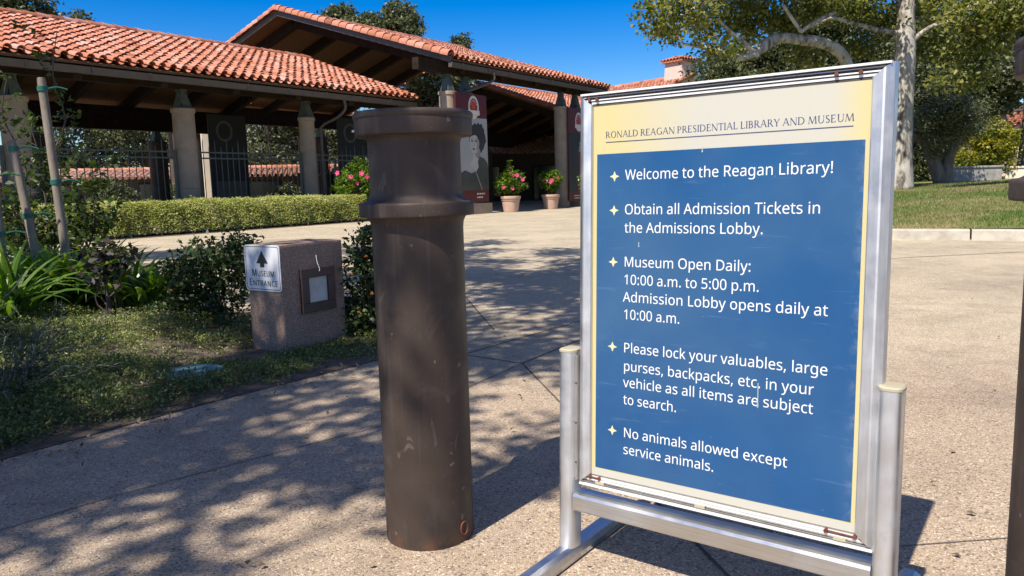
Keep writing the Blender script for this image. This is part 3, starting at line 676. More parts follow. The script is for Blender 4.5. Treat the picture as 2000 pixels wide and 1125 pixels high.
def tile_slope(mb, x0, x1, ye, ze, yr, zr, pitch=0.29, expo=0.355):
    e = Vector((0, yr - ye, zr - ze)); L = e.length; e.normalize()
    ac = Vector((1, 0, 0)); up = ac.cross(e)
    if up.z < 0: up = -up
    ncol = int((x1 - x0) / pitch); nrow = int(L / expo)
    for i in range(ncol + 1):
        x = x0 + (i + 0.15) * pitch; base = RT.uniform(-0.1, 0.1)
        for j in range(nrow + 1):
            o = Vector((x + RT.uniform(-0.014, 0.014), ye, ze)) + e * (j * expo + (RT.uniform(-0.02, 0.02) if RT.random() > 0.03 else -0.05)) + up * RT.uniform(-0.006, 0.010)
            ln = min(0.43, L - j * expo + 0.06)
            tn = min(1, max(0, RT.betavariate(2.6, 2.2) + base))
            barrel(mb, o + up * 0.062, o + e * ln + up * 0.026 + ac * RT.uniform(-0.012, 0.012), ac, up, 0.098, 0.082, 7, 0.0, math.pi, tn)
            o2 = Vector((x + pitch / 2, ye + 0.0, ze)) + e * (j * expo + 0.05)
            barrel(mb, o2 + up * 0.055, o2 + e * ln + up * 0.025, ac, up, 0.088, 0.095, 5, math.pi, 2 * math.pi, max(0, tn - 0.2))
def caps(mb, a, b, r, expo=0.36, across=None):
    a, b = Vector(a), Vector(b); d = (b - a); L = d.length; d.normalize()
    ac = across or d.cross(Vector((0, 0, 1))).normalized(); up = ac.cross(d)
    if up.z < 0: up = -up
    for j in range(int(L / expo) + 1):
        o = a + d * (j * expo)
        barrel(mb, o + up * 0.02, o + d * 0.42 + up * 0.0, ac, up, r, r * 0.86, 9, -0.25, math.pi + 0.25, min(1, max(0, RT.betavariate(2.4, 2.2))))
def bracket(parent, x, y, z0, z1, w=0.34):
    mb = MB(); h = z1 - z0
    mb.box(x - w * 0.55, x + w * 0.55, y - w * 0.55, y + w * 0.55, z0, z0 + 0.03)
    for sx, sy in ((1, 0), (-1, 0), (0, 1), (0, -1)):
        a = Vector((x + sx * w * 0.5, y + sy * w * 0.5, z0 + 0.03)); b = Vector((x + sx * w * 0.15, y + sy * w * 0.15, z1))
        mb.bar(a, b, w * 0.62 if True else 0.1, 0.022, up=(sx, sy, 0.0))
    for sx, sy in ((1, 1), (-1, 1), (1, -1), (-1, -1)):
        a = Vector((x + sx * w * 0.48, y + sy * w * 0.48, z0 + 0.03)); b = Vector((x + sx * w * 0.16, y + sy * w * 0.16, z1))
        mb.bar(a, b, 0.03, 0.03)
    mb.box(x - w * 0.32, x + w * 0.32, y - w * 0.32, y + w * 0.32, z1, z1 + 0.03)
    return mb.build('bracket', M['patina'], parent)
def column(parent, x, y, r, ztop, zbr, mat='column'):
    mb = MB()
    prof = [(r, 0.0)]
    for z in (ztop * 0.34, ztop * 0.67):
        prof += [(r, z - 0.008), (r - 0.008, z), (r, z + 0.008)]
    prof += [(r * 0.985, ztop - 0.12), (r * 1.10, ztop - 0.10), (r * 1.10, ztop - 0.01), (r * 1.06, ztop)]
    mb.lathe(prof, 28, x, y)
    c = mb.build('column', M[mat], parent)
    bracket(c, x, y, ztop, zbr)
    return c
def pavilion(name, label, x0, x1, te, ze, tr, zr, cols, ztop, zbr, tc, beam_z, rake=None, beam_x=None, raf=2.11, raf0=0.0, back_cols=True, gutter=True, rads=None):
    root = empty(name, PAV, PROT, label, 'pavilion')
    yb = 2 * (-tr) + te                                    # back eave
    mb = MB(); tile_slope(mb, x0, x1, -te, ze, -tr, zr)
    # back slope in plain rows of longer tiles (same shape, fewer of them)
    tile_slope(mb, x0, x1, yb, ze, -tr, zr, 0.58, 1.4)
    roof = mb.build('tile_roof', M['tile'], root, 50)
    mb = MB(); caps(mb, (x0, -tr, zr + 0.05), (x1, -tr, zr + 0.05), 0.15)
    mb.build('ridge_cap', M['tile'], roof, 50)
    if rake:
        mb = MB()
        xr = x0 + 0.02 if rake > 0 else x1 - 0.02
        caps(mb, (xr, -te, ze + 0.06), (xr, -tr, zr + 0.09), 0.17, 0.37)
        caps(mb, (xr, yb, ze + 0.06), (xr, -tr, zr + 0.09), 0.17, 0.37)
        mb.build('verge_cap', M['tile'], roof, 50)
    k = (zr - ze) / (te - tr)
    mb = MB()
    for s in (1, -1):
        ya, yc = (-te, -tr) if s > 0 else (yb, -tr)
        P = [(x0 + 0.06, ya, ze - 0.10), (x1 - 0.06, ya, ze - 0.10), (x1 - 0.06, yc, zr - 0.10), (x0 + 0.06, yc, zr - 0.10)]
        mb.add(P + [(p[0], p[1], p[2] + 0.06) for p in P], [(0, 1, 2, 3), (4, 7, 6, 5), (0, 4, 5, 1), (2, 6, 7, 3), (1, 5, 6, 2), (3, 7, 4, 0)])
    mb.build('soffit', M['soffit'], root)
    # rafters, each in two arms
    x = x0 + 0.35 + raf0
    while x < x1 - 0.2:
        mb = MB()
        mb.bar((x, -te + 0.15, ze - 0.10 - 0.20 + 0.05), (x, -tr, zr - 0.30), 0.20, 0.36)
        mb.bar((x, yb - 0.15, ze - 0.10 - 0.20 + 0.05), (x, -tr + 0.05, zr - 0.31), 0.20, 0.36)
        mb.build('rafter', M['beam'], root)
        x += raf
    bx0, bx1 = beam_x or (x0 + 0.15, x1 - 0.15)
    for t, dz in ((tc, 0.0), (2 * tr - tc, -0.42 if gutter else 0.0)):
        mb = MB(); mb.bar((bx0, -t, (beam_z[0] + beam_z[1]) / 2 + dz / 2), (bx1, -t, (beam_z[0] + beam_z[1]) / 2 + dz / 2), 0.26, beam_z[1] - beam_z[0] - dz)
        mb.build('header_beam', M['beam'], root)
    if rake:
        mb = MB(); xb = x0 + 0.03
        for ya in (-te, yb): mb.bar((xb, ya, ze - 0.06), (xb, -tr, zr - 0.05), 0.05, 0.20)
        mb.build('barge_board', M['gutter'], root)
    if gutter:
        mb = MB(); g = ze - 0.30
        mb.add([(x0 + 0.02, -te - 0.06, g + 0.15), (x1 - 0.02, -te - 0.06, g + 0.15), (x1 - 0.02, -te - 0.03, g), (x0 + 0.02, -te - 0.03, g), (x0 + 0.02, -te + 0.10, g), (x1 - 0.02, -te + 0.10, g), (x1 - 0.02, -te + 0.10, g + 0.15), (x0 + 0.02, -te + 0.10, g + 0.15)],
               [(0, 3, 2, 1), (3, 4, 5, 2), (4, 7, 6, 5), (0, 7, 4, 3), (1, 2, 5, 6), (0, 1, 6, 7)])
        xx = x0 + 0.6
        while xx < x1:
            mb.box(xx, xx + 0.03, -te - 0.068, -te - 0.055, g - 0.01, g + 0.16); xx += 1.4
        mb.build('gutter', M['gutter'], root)
        mb = MB(); mb.box(x0 + 0.05, x1 - 0.05, -te + 0.101, -te + 0.14, g + 0.0, ze - 0.03)
        mb.build('fascia', M['beam'], root)
    for i, s in enumerate(cols):
        column(root, s, -tc, rads[i] if rads else 0.29, ztop, zbr)
        if back_cols: column(root, s, -(2 * tr - tc), 0.33, ztop - 0.3, zbr - 0.3, 'column_shaded')
    return root
left = pavilion('tiled_pavilion', 'long open pavilion with red barrel tile roof on round concrete columns behind the hedge', -12.0, 8.1, 1.2, 4.02, -4.2, 5.88,
                [-8.4, -4.2, 0.0, 4.24], 3.23, 3.70, 0.0, (3.73, 4.14), rads=[0.29, 0.29, 0.29, 0.245])
mb = MB(); mb.tube(smooth_path([(4.75, -1.2, 3.72), (4.78, -1.2, 3.45), (4.7, -0.9, 3.2), (4.55, -0.35, 2.95), (4.55, -0.3, 2.5), (4.55, -0.3, 0.0)], 4), 0.045, 8)
mb.build('downpipe', M['gutter'], left)
gate = pavilion('gate_pavilion', 'tall gabled entrance pavilion with red tile roof over the banners and potted hibiscus', 7.6, 18.8, 3.19, 5.12, -5.2, 7.75,
                [8.0, 8.95, 15.35, 16.5], 4.10, 4.64, 2.69, (4.68, 5.04), rake=1, beam_x=(6.45, 19.1), raf=2.3, raf0=0.55)
mb = MB(); mb.tube(smooth_path([(9.9, -3.25, 4.85), (9.9, -3.22, 4.6), (9.3, -3.1, 4.35), (8.4, -2.95, 4.0), (8.3, -2.95, 3.4)], 4), 0.05, 8)
mb.build('downpipe', M['gutter'], gate)
pavilion('tiled_pavilion', 'low gabled tile roof pavilion standing beyond the entrance gate, half hidden by the sign', 18.9, 36.0, 1.2, 4.1, -4.2, 5.95,
         [21.0, 25.2, 29.4], 3.23, 3.70, 0.0, (3.73, 4.14), rake=None)

# ------------------------------------------------------------------ railings between the columns
def railing(s0, s1, label, t=0.0, seed=0):
    root = empty('metal_railing', pav(s0, t), PROT, label, 'fence', 'railing bays between the pavilion columns')
    L = s1 - s0; rr = random.Random(seed)
    for z in (2.06, 1.90, 0.25):
        mb = MB(); mb.box(0.07, L - 0.07, -0.02, 0.02, z, z + 0.04); mb.build('rail', M['iron'], root)
    for x in (0.03, L - 0.03):
        mb = MB(); mb.bevbox(x - 0.035, x + 0.035, -0.035, 0.035, 0, 2.14, 0.006); mb.build('post', M['iron'], root)
    mb = MB(); n = int(L / 0.185)
    for i in range(1, n):
        x = L * i / n; h = 2.46 if i % 2 else 2.26
        mb.tube([(x, 0, 0.1), (x, 0, h - 0.1), (x, 0, h)], [0.014, 0.014, 0.002], 6)
    mb.build('pickets', M['iron'], root)
railing(-8.05, -4.52, 'dark metal picket railing bay at the left end behind the staked trees', seed=1)
railing(-3.88, -0.32, 'dark metal picket railing bay between the first two visible concrete columns', seed=2)
railing(0.32, 3.95, 'dark metal picket railing bay between the large column and the thinner one', seed=3)
railing(4.52, 7.6, 'dark metal picket railing bay behind the hibiscus bush beside the bollard', seed=4)
railing(10.4, 14.9, 'dark gate railing between the two tall banners under the entrance roof', t=-5.5, seed=5)

# ------------------------------------------------------------------ banners
def banner_root(s, t, w, z0, z1, label, face=M['maroon'], name='banner', cat='banner', group=None):
    root = empty(name, pav(s, t), PROT, label, cat, group)
    mb = MB(); mb.box(0, w, -0.02, 0.02, z0, z1); mb.build('cloth', face, root)
    return root
def flat_poly(root, name, pts, depth, mat, sub=None):
    mb = MB(); mb.add([(x, -0.02 - depth, z) for x, z in pts], [tuple(range(len(pts)))])
    return mb.build(name, mat, sub or root)
def ell(cx, cz, rx, rz, n=24, a0=0, a1=2 * math.pi): return [(cx + rx * math.cos(a0 + (a1 - a0) * k / n), cz + rz * math.sin(a0 + (a1 - a0) * k / n)) for k in range(n if a1 - a0 > 6.2 else n + 1)]
def emblem(root, cx, cz, k=1.0):
    e = flat_poly(root, 'emblem', ell(cx, cz, 0.30 * k, 0.40 * k), 0.003, M['emb_white'])
    flat_poly(root, 'emblem_field', ell(cx, cz + 0.04 * k, 0.22 * k, 0.27 * k), 0.005, M['emb_maroon'], e)
    flat_poly(root, 'emblem_dome', ell(cx, cz + 0.06 * k, 0.13 * k, 0.15 * k, 16), 0.007, M['emb_red'], e)
    for a in range(7):
        an = math.pi * (0.08 + 0.14 * a); c, s = math.cos(an), math.sin(an)
        r0, r1, w = 0.15 * k, 0.21 * k, 0.012 * k
        flat_poly(root, 'emblem_ray', [(cx + c * r0 - s * w, cz + 0.06 * k + s * r0 + c * w), (cx + c * r0 + s * w, cz + 0.06 * k + s * r0 - c * w), (cx + c * r1 + s * w, cz + 0.06 * k + s * r1 - c * w), (cx + c * r1 - s * w, cz + 0.06 * k + s * r1 + c * w)], 0.0075, M['emb_white'], e)
    flat_poly(root, 'emblem_ribbon', [(cx - 0.33 * k, cz - 0.10 * k), (cx + 0.33 * k, cz - 0.10 * k), (cx + 0.33 * k, cz - 0.26 * k), (cx - 0.33 * k, cz - 0.26 * k)], 0.009, M['emb_white'], e)
    return e
M['emb_white'] = plain('emblem_offwhite', (0.62, 0.58, 0.52), 0.6)
M['emb_red'] = plain('emblem_red', (0.45, 0.05, 0.03), 0.6)
M['emb_maroon'] = plain('emblem_maroon', (0.20, 0.03, 0.03), 0.6)
M['photo_grey'] = plain('portrait_pale_grey', (0.31, 0.32, 0.34), 0.6, var=0.12, scale=0.8)
M['photo_skin'] = plain('portrait_skin_grey', (0.40, 0.40, 0.40), 0.6, var=0.10, scale=2)
M['faint'] = plain('faint_emblem_grey', (0.10, 0.10, 0.10), 0.7)
M['photo_mid'] = plain('portrait_mid_grey', (0.24, 0.24, 0.245), 0.6, var=0.2, scale=3)
M['photo_hair'] = plain('portrait_dark_hair', (0.022, 0.022, 0.024), 0.6, var=0.5, scale=9)
M['photo_dress'] = plain('portrait_dark_dress', (0.042, 0.050, 0.046), 0.6, var=0.35, scale=1.4)
M['teal'] = plain('dark_teal_print', (0.016, 0.020, 0.023), 0.6, var=0.3, scale=1)
M['red_dress'] = plain('red_gown_print', (0.16, 0.02, 0.022), 0.6, var=0.3, scale=3)

b1 = banner_root(7.92, 3.06, 1.72, 0.40, 4.06, 'tall maroon banner with grey portrait of a dark haired woman behind the bollard')
flat_poly(b1, 'portrait_ground', [(0.0, 0.82), (1.72, 0.82), (1.72, 3.27), (0.0, 3.27)], 0.002, M['photo_grey'])
# portrait, worked in banner metres: x 0..1.72, z 0.8..3.27
fx, fz = 0.98, 2.42
hair = []
for k in range(30):
    a = 2 * math.pi * k / 30; rr = 1 + 0.07 * math.sin(k * 2.9) + 0.05 * math.sin(k * 5.3)
    hair.append((fx + 0.17 + 0.47 * rr * math.cos(a), fz + 0.17 + (0.52 if a < math.pi else 0.50) * rr * math.sin(a)))
flat_poly(b1, 'hair', hair, 0.004, M['photo_hair'])
flat_poly(b1, 'neck', [(fx - 0.14, fz - 0.30), (fx + 0.26, fz - 0.18), (fx + 0.38, fz - 0.50), (fx + 0.56, fz - 0.66), (fx + 0.10, fz - 0.98), (fx - 0.30, fz - 0.72), (fx - 0.10, fz - 0.52)], 0.006, M['photo_skin'])
flat_poly(b1, 'neck_shade', [(fx - 0.12, fz - 0.30), (fx + 0.24, fz - 0.18), (fx + 0.34, fz - 0.46), (fx + 0.12, fz - 0.52)], 0.007, M['photo_mid'])
face = ell(fx - 0.02, fz + 0.02, 0.27, 0.37, 28)
flat_poly(b1, 'face', [(x + 0.10 * max(0, fz - z) * 0.2, z) for x, z in face], 0.008, M['photo_skin'])
flat_poly(b1, 'cheek_shade', [(fx + 0.12, fz + 0.22), (fx + 0.245, fz + 0.06), (fx + 0.22, fz - 0.16), (fx + 0.08, fz - 0.32), (fx + 0.10, fz - 0.10)], 0.009, M['photo_mid'])
for ex in (-0.16, 0.06):
    flat_poly(b1, 'eye', ell(fx + ex, fz + 0.07, 0.062, 0.026, 12), 0.010, M['photo_hair'])
    flat_poly(b1, 'brow', [(fx + ex - 0.075, fz + 0.125), (fx + ex + 0.0, fz + 0.16), (fx + ex + 0.085, fz + 0.13), (fx + ex, fz + 0.14)], 0.010, M['photo_hair'])
flat_poly(b1, 'nose_shade', [(fx - 0.07, fz + 0.07), (fx - 0.035, fz - 0.07), (fx - 0.10, fz - 0.09), (fx - 0.02, fz - 0.105), (fx - 0.005, fz - 0.06), (fx - 0.05, fz + 0.07)], 0.010, M['photo_mid'])
flat_poly(b1, 'mouth', [(fx - 0.155, fz - 0.195), (fx - 0.09, fz - 0.170), (fx - 0.05, fz - 0.178), (fx + 0.035, fz - 0.19), (fx - 0.05, fz - 0.232), (fx - 0.10, fz - 0.230)], 0.010, M['photo_hair'])
fringe = [(fx - 0.31, fz + 0.10), (fx - 0.25, fz + 0.20), (fx - 0.12, fz + 0.25), (fx + 0.02, fz + 0.28), (fx + 0.14, fz + 0.22), (fx + 0.25, fz + 0.06), (fx + 0.31, fz + 0.20), (fx + 0.22, fz + 0.44), (fx - 0.05, fz + 0.50), (fx - 0.27, fz + 0.38)]
flat_poly(b1, 'fringe', fringe, 0.011, M['photo_hair'])
dress = [(0.0, 0.82), (1.72, 0.82), (1.72, 1.50), (1.66, 1.76), (1.50, 1.90), (1.22, 1.98), (1.12, 1.80), (1.16, 1.62), (1.02, 1.46), (0.72, 1.40), (0.40, 1.50), (0.15, 1.40), (0.0, 1.2)]
flat_poly(b1, 'dress', dress, 0.012, M['photo_dress'])
flat_poly(b1, 'arm_shade', [(1.30, 0.82), (1.34, 0.82), (1.02, 1.44), (0.98, 1.42)], 0.014, M['photo_mid'])
emblem(b1, 0.98, 3.62, 0.98)
def fake_lines(root, x0, z0, ws, h=0.035, gap=0.10):
    for j, w in enumerate(ws):
        mb = MB(); x = x0; rr = random.Random(j)
        while x < x0 + w:
            q = rr.uniform(0.05, 0.13); mb.add([(x, -0.026, z0 - j * gap), (min(x + q, x0 + w), -0.026, z0 - j * gap), (min(x + q, x0 + w), -0.026, z0 - j * gap + h), (x, -0.026, z0 - j * gap + h)], [(0, 1, 2, 3)]); x += q + 0.03
        mb.build('small_lettering', M['emb_white'], root)
fake_lines(b1, 1.02, 0.67, (0.45, 0.33), 0.05, 0.12)
mb = MB(); mb.box(-0.05, 1.80, -0.10, 0.35, 0.0, 0.36); mb.build('plinth', M['column'], b1)
b2 = banner_root(15.26, 3.06, 1.74, 0.24, 4.06, 'tall dark banner with maroon top and a red gowned woman, beside the sign')
flat_poly(b2, 'picture_ground', [(0.0, 0.60), (1.74, 0.60), (1.74, 3.02), (0.0, 3.02)], 0.002, M['teal'])
flat_poly(b2, 'gown', [(0.72, 0.62), (1.16, 0.62), (1.06, 1.3), (1.02, 1.9), (1.05, 2.28), (0.93, 2.42), (0.80, 2.28), (0.84, 1.9), (0.80, 1.3)], 0.004, M['red_dress'])
flat_poly(b2, 'shoulders', [(0.80, 2.28), (1.06, 2.28), (1.00, 2.50), (0.94, 2.56), (0.87, 2.50)], 0.006, M['photo_mid'])
flat_poly(b2, 'figure_head', ell(0.93, 2.67, 0.085, 0.12, 14), 0.008, M['photo_mid'])
flat_poly(b2, 'figure_hair', ell(0.93, 2.76, 0.095, 0.085, 14), 0.009, M['photo_hair'])
emblem(b2, 0.86, 3.50, 0.98)
fake_lines(b2, 0.40, 0.44, (0.95, 0.7), 0.04, 0.10)
for (px, lab) in ((447, 'dark banner with faint round emblem inside the pavilion, left of the thin column'), (690, 'dark banner with faint round emblem inside the pavilion, behind the hibiscus bush')):
    # on the back columns' line
    Yb = 27.0 if px < 500 else 29.5
    p = at(px, 300, Yb); q = p - PAV; s_, t_ = q.dot(PD), q.dot(PN)
    bb = banner_root(s_ - 0.75, t_, 1.5, 0.5, 3.6, lab, M['teal'], group='dark banners inside the pavilion')
    flat_poly(bb, 'emblem', ell(0.62, 3.05, 0.33, 0.36), 0.003, M['faint'])
    flat_poly(bb, 'emblem_field', ell(0.62, 3.05, 0.24, 0.27), 0.005, M['teal'])
    flat_poly(bb, 'lower_panel', [(0.15, 0.6), (1.35, 0.6), (1.35, 1.35), (0.15, 1.35)], 0.003, M['faint'])
    flat_poly(bb, 'panel_disc', ell(0.85, 0.95, 0.32, 0.32, 20), 0.005, M['iron'])

# ------------------------------------------------------------------ buildings beyond
def house(name, label, a, b, depth, zw, zr, wallm, door=None, wins=(), over=0.5, tm='tile'):
    """gabled house: front wall from a to b, roof ridge parallel to it"""
    a, b = Vector((a[0], a[1], 0)), Vector((b[0], b[1], 0)); d = (b - a); L = d.length
    root = empty(name, a, math.atan2(d.y, d.x), label, 'building')
    mb = MB(); mb.box(0, L, 0, depth, -0.5, zw)
    mb.add([(0, 0, zw), (0, depth, zw), (0, depth / 2, zr - 0.15)], [(0, 1, 2)]); mb.add([(L, 0, zw), (L, depth, zw), (L, depth / 2, zr - 0.15)], [(0, 2, 1)])
    mb.build('wall', wallm, root)
    mb = MB(); tile_slope(mb, -over, L + over, -over, zw - 0.02, depth / 2, zr, 0.30, 0.40)
    mb.add([(-over, depth + over, zw - 0.02), (L + over, depth + over, zw - 0.02), (L + over, depth / 2, zr), (-over, depth / 2, zr)], [(0, 1, 2, 3)])
    rf = mb.build('roof', M[tm], root, 50)
    mb = MB(); caps(mb, (-over, depth / 2, zr + 0.05), (L + over, depth / 2, zr + 0.05), 0.15); mb.build('ridge_cap', M['tile'], rf, 50)
    for (x0, x1, z0, z1) in wins:
        mb = MB()
        for q in ((x0 - 0.08, x1 + 0.08, z1, z1 + 0.08), (x0 - 0.08, x1 + 0.08, z0 - 0.08, z0), (x0 - 0.08, x0, z0, z1), (x1, x1 + 0.08, z0, z1)): mb.box(q[0], q[1], -0.05, 0.04, q[2], q[3])
        w = mb.build('window', M['beam'], root)
        mb = MB(); mb.add([(x0, -0.012, z0), (x1, -0.012, z0), (x1, -0.012, z1), (x0, -0.012, z1)], [(0, 1, 2, 3)]); mb.build('pane', M['darkglass'], w)
    return root
house('low_building', 'low brown building with pale tiled roof seen through the pavilion railings', (-27, 38.5), (-9.5, 42.5), 4.4, 1.80, 2.25, M['brownwall'], wins=((3, 5, 0.4, 1.5), (8, 10, 0.4, 1.5), (13, 15, 0.4, 1.5)), tm='tile_pale')
house('low_building', 'brown building with red tiled roof seen through the entrance gate behind the potted hibiscus', (-4.5, 47), (8.5, 50), 8, 2.9, 4.3, M['brownwall'], wins=((2.2, 4.0, 0.3, 2.1), (6.2, 7.8, 0.0, 2.1)), tm='tile_pale')
# building with the chimney, right of the gate roof
ra, rb = at(1150, 176, 60), at(1352, 154, 52)
hd = Vector((rb.x - ra.x, rb.y - ra.y, 0)); hL = hd.length; hd.normalize()
hb = empty('villa_building', (ra.x, ra.y, 0), math.atan2(hd.y, hd.x), 'distant pink building with red tile roof and a square tiled chimney above the sign', 'building')
zr_ = 0.5 * (ra.z + rb.z)
mb = MB(); mb.box(-2, hL - 0.2, -3.6, 3.6, -0.5, zr_ - 1.55); mb.build('wall', M['stucco'], hb)
mb = MB(); tile_slope(mb, -2.5, hL + 0.1, -4.2, zr_ - 1.6, 0, zr_, 0.30, 0.40)
mb.add([(-2.5, 4.2, zr_ - 1.6), (hL + 0.1, 4.2, zr_ - 1.6), (hL + 0.1, 0, zr_), (-2.5, 0, zr_)], [(0, 1, 2, 3)])
hrf = mb.build('roof', M['tile'], hb, 50)
mb = MB(); caps(mb, (-2.5, 0, zr_ + 0.05), (hL, 0, zr_ + 0.05), 0.16); mb.build('ridge_cap', M['tile'], hrf, 50)
cx = hL - 1.0
mb = MB(); mb.hexa([(cx - 0.85, -0.8, zr_ - 1.2), (cx + 0.8, -0.8, zr_ - 1.2), (cx + 0.8, 0.8, zr_ - 1.2), (cx - 0.85, 0.8, zr_ - 1.2), (cx - 0.72, -0.7, zr_ + 0.95), (cx + 0.72, -0.7, zr_ + 0.95), (cx + 0.72, 0.7, zr_ + 0.95), (cx - 0.72, 0.7, zr_ + 0.95)])
ch = mb.build('chimney', M['stucco'], hrf)
mb = MB(); mb.box(cx - 0.9, cx + 0.9, -0.9, 0.9, zr_ + 0.95, zr_ + 1.05)
for sx in range(7):
    for sgn in (1, -1):
        xx = cx - 0.84 + sx * 0.28
        barrel(mb, Vector((xx, -0.95 * sgn, zr_ + 1.06)), Vector((xx * 0.4 + cx * 0.6, -0.1 * sgn, zr_ + 1.36)), Vector((1, 0, 0)), Vector((0, 0, 1)), 0.13, 0.06, 6, 0, math.pi, 0.35)
        yy = -0.84 + sx * 0.28
        barrel(mb, Vector((cx + 0.95 * sgn, yy, zr_ + 1.06)), Vector((cx + 0.1 * sgn, yy * 0.4, zr_ + 1.36)), Vector((0, 1, 0)), Vector((0, 0, 1)), 0.13, 0.06, 6, 0, math.pi, 0.35)
mb.build('chimney_cap', M['tile'], hrf, 50)
# pink building at the right edge
p0, p1 = at(1938, 345, 42), at(2120, 345, 40)
pb = empty('pink_building', (p0.x, p0.y, 0), math.atan2(p1.y - p0.y, p1.x - p0.x), 'pale pink stucco building with grey flat roof edge behind the oaks at the right edge', 'building')
ztp = at(1990, 200, 41).z
mb = MB(); mb.box(0, 9, 0, 9, 0, ztp - 0.4); mb.build('wall', M['stucco'], pb)
mb = MB(); mb.box(-0.3, 9.3, -0.3, 9.3, ztp - 0.398, ztp); mb.build('roof_edge', M['gutter'], pb)
mb = MB(); mb.box(0.9, 9, -2.6, -0.003, 0, at(1985, 246, 41).z); mb.build('porch_wall', M['stucco'], pb)
mb = MB(); zt = at(1985, 246, 41).z; tile_slope(mb, 0.5, 9.3, -3.0, zt - 0.05, 0.0, zt + 0.7, 0.30, 0.40); mb.build('porch_roof', M['tile'], pb, 50)
mb = MB(); mb.add([(2.0, -2.61, 0.8)] + [(2.0 + 1.6 * (k / 10), -2.61, 2.4 + 0.8 * math.sin(math.pi * k / 10)) for k in range(11)] + [(3.6, -2.61, 0.8)], [tuple(range(13))]); mb.build('arched_window', M['darkglass'], pb)
# garden walls behind the lawn
def garden_wall(name, label, a, b, z0, z1, th, mat, cat='wall'):
    a, b = Vector((a.x, a.y, 0)), Vector((b.x, b.y, 0)); L = (b - a).length
    o = empty(name, a, math.atan2(b.y - a.y, b.x - a.x), label, cat)
    mb = MB(); mb.bevbox(0, L, 0, th, z0, z1, 0.03); mb.build('wall_body', mat, o)
    mb = MB(); mb.bevbox(-0.03, L + 0.03, -0.04, th + 0.04, z1 + 0.002, z1 + 0.07, 0.015); mb.build('coping', mat, o)
garden_wall('stone_wall', 'low grey stone garden wall dappled with shade behind the lawn', at(1855, 350, 27), at(1957, 350, 27), 0.3, 1.14, 0.4, M['stonewall'])
garden_wall('garden_wall', 'low cream garden wall in full sun behind the lawn at the right edge', at(1963, 350, 28), at(2090, 350, 27), 0.3, 1.10, 0.3, M['creamwall'])
wp = at(402, 300, 35)
o = empty('plaster_post', (wp.x, wp.y, 0), 0.5, 'narrow sunlit pale plaster post between the two columns, beyond the railing', 'post')
mb = MB(); mb.bevbox(-0.15, 0.15, -0.15, 0.15, 0, 3.75, 0.01); mb.build('shaft', M['creamwall'], o)
mb = MB(); mb.bevbox(-0.19, 0.19, -0.19, 0.19, 3.752, 3.86, 0.01); mb.build('cap', M['creamwall'], o)

# ------------------------------------------------------------------ bollards
def rounded(prof, r=0.004):
    """cut the corners of a lathe profile so edges catch light"""
    out = [prof[0]]
    for i in range(1, len(prof) - 1):
        p, a, b = Vector(prof[i]), Vector(prof[i - 1]), Vector(prof[i + 1])
        da, db = (a - p), (b - p)
        ra, rb = min(r, da.length * 0.4), min(r, db.length * 0.4)
        out += [tuple(p + da.normalized() * ra), tuple(p + da.normalized() * ra * 0.3 + db.normalized() * rb * 0.3), tuple(p + db.normalized() * rb)]
    out.append(prof[-1])
    return out
def bollard(x, y, label):
    root = empty('bollard', (x, y, 0), 0, label, 'bollard', 'brown pipe bollards')
    mb = MB()
    mb.lathe(rounded([(0.1195, -0.06), (0.1205, 0.0), (0.1205, 0.60), (0.1205, 0.845), (0.122, 0.862), (0.1275, 0.873), (0.130, 0.8765)], 0.003), 72, cap=False)
    mb.build('shaft', M['bollard'], root, 40)
    mb = MB()
    mb.lathe(rounded([(0.118, 0.8775), (0.150, 0.8775), (0.1505, 0.884), (0.1505, 0.909), (0.148, 0.914), (0.136, 0.9155)], 0.003), 72, cap=False)
    mb.build('collar', M['bollard'], root, 40)
    mb = MB()
    mb.lathe(rounded([(0.138, 0.9145), (0.130, 0.9185), (0.1240, 0.9235), (0.1205, 0.932), (0.1197, 0.950), (0.1195, 1.062), (0.122, 1.074), (0.130, 1.082)], 0.002), 72, cap=False)
    mb.build('neck', M['bollard'], root, 50)
    mb = MB()
    mb.lathe(rounded([(0.119, 1.0815), (0.1485, 1.0815), (0.1515, 1.085), (0.1525, 1.122), (0.1515, 1.1235), (0.1545, 1.127), (0.1555, 1.136), (0.151, 1.143), (0.125, 1.1455), (0.06, 1.1465), (0.0, 1.147)], 0.002), 72, cap=False)
    mb.build('cap', M['bollard'], root, 40)
    mb = MB(); mb.tube([(-0.148, -0.035, 1.098), (-0.1535, -0.036, 1.098)], 0.0035, 8); mb.build('set_screw', M['alu'], root)
    # small pull loop near the foot on the right
    mb = MB(); mb.tube([(0.100 + 0.012 * math.cos(a) * 0.7, -0.072 + 0.012 * math.cos(a) * 0.7, 0.040 + 0.018 * math.sin(a)) for a in [k * math.pi / 8 for k in range(17)]], 0.0022, 6, False)
    mb.build('foot_loop', M['rust'], root)
    return root
bollard(-0.245, 2.036, 'thick dark brown bollard standing alone to the left of the blue sign')
bollard(0.986, 1.25, 'dark brown bollard cut off by the right edge of the photo').location.z = 0.025

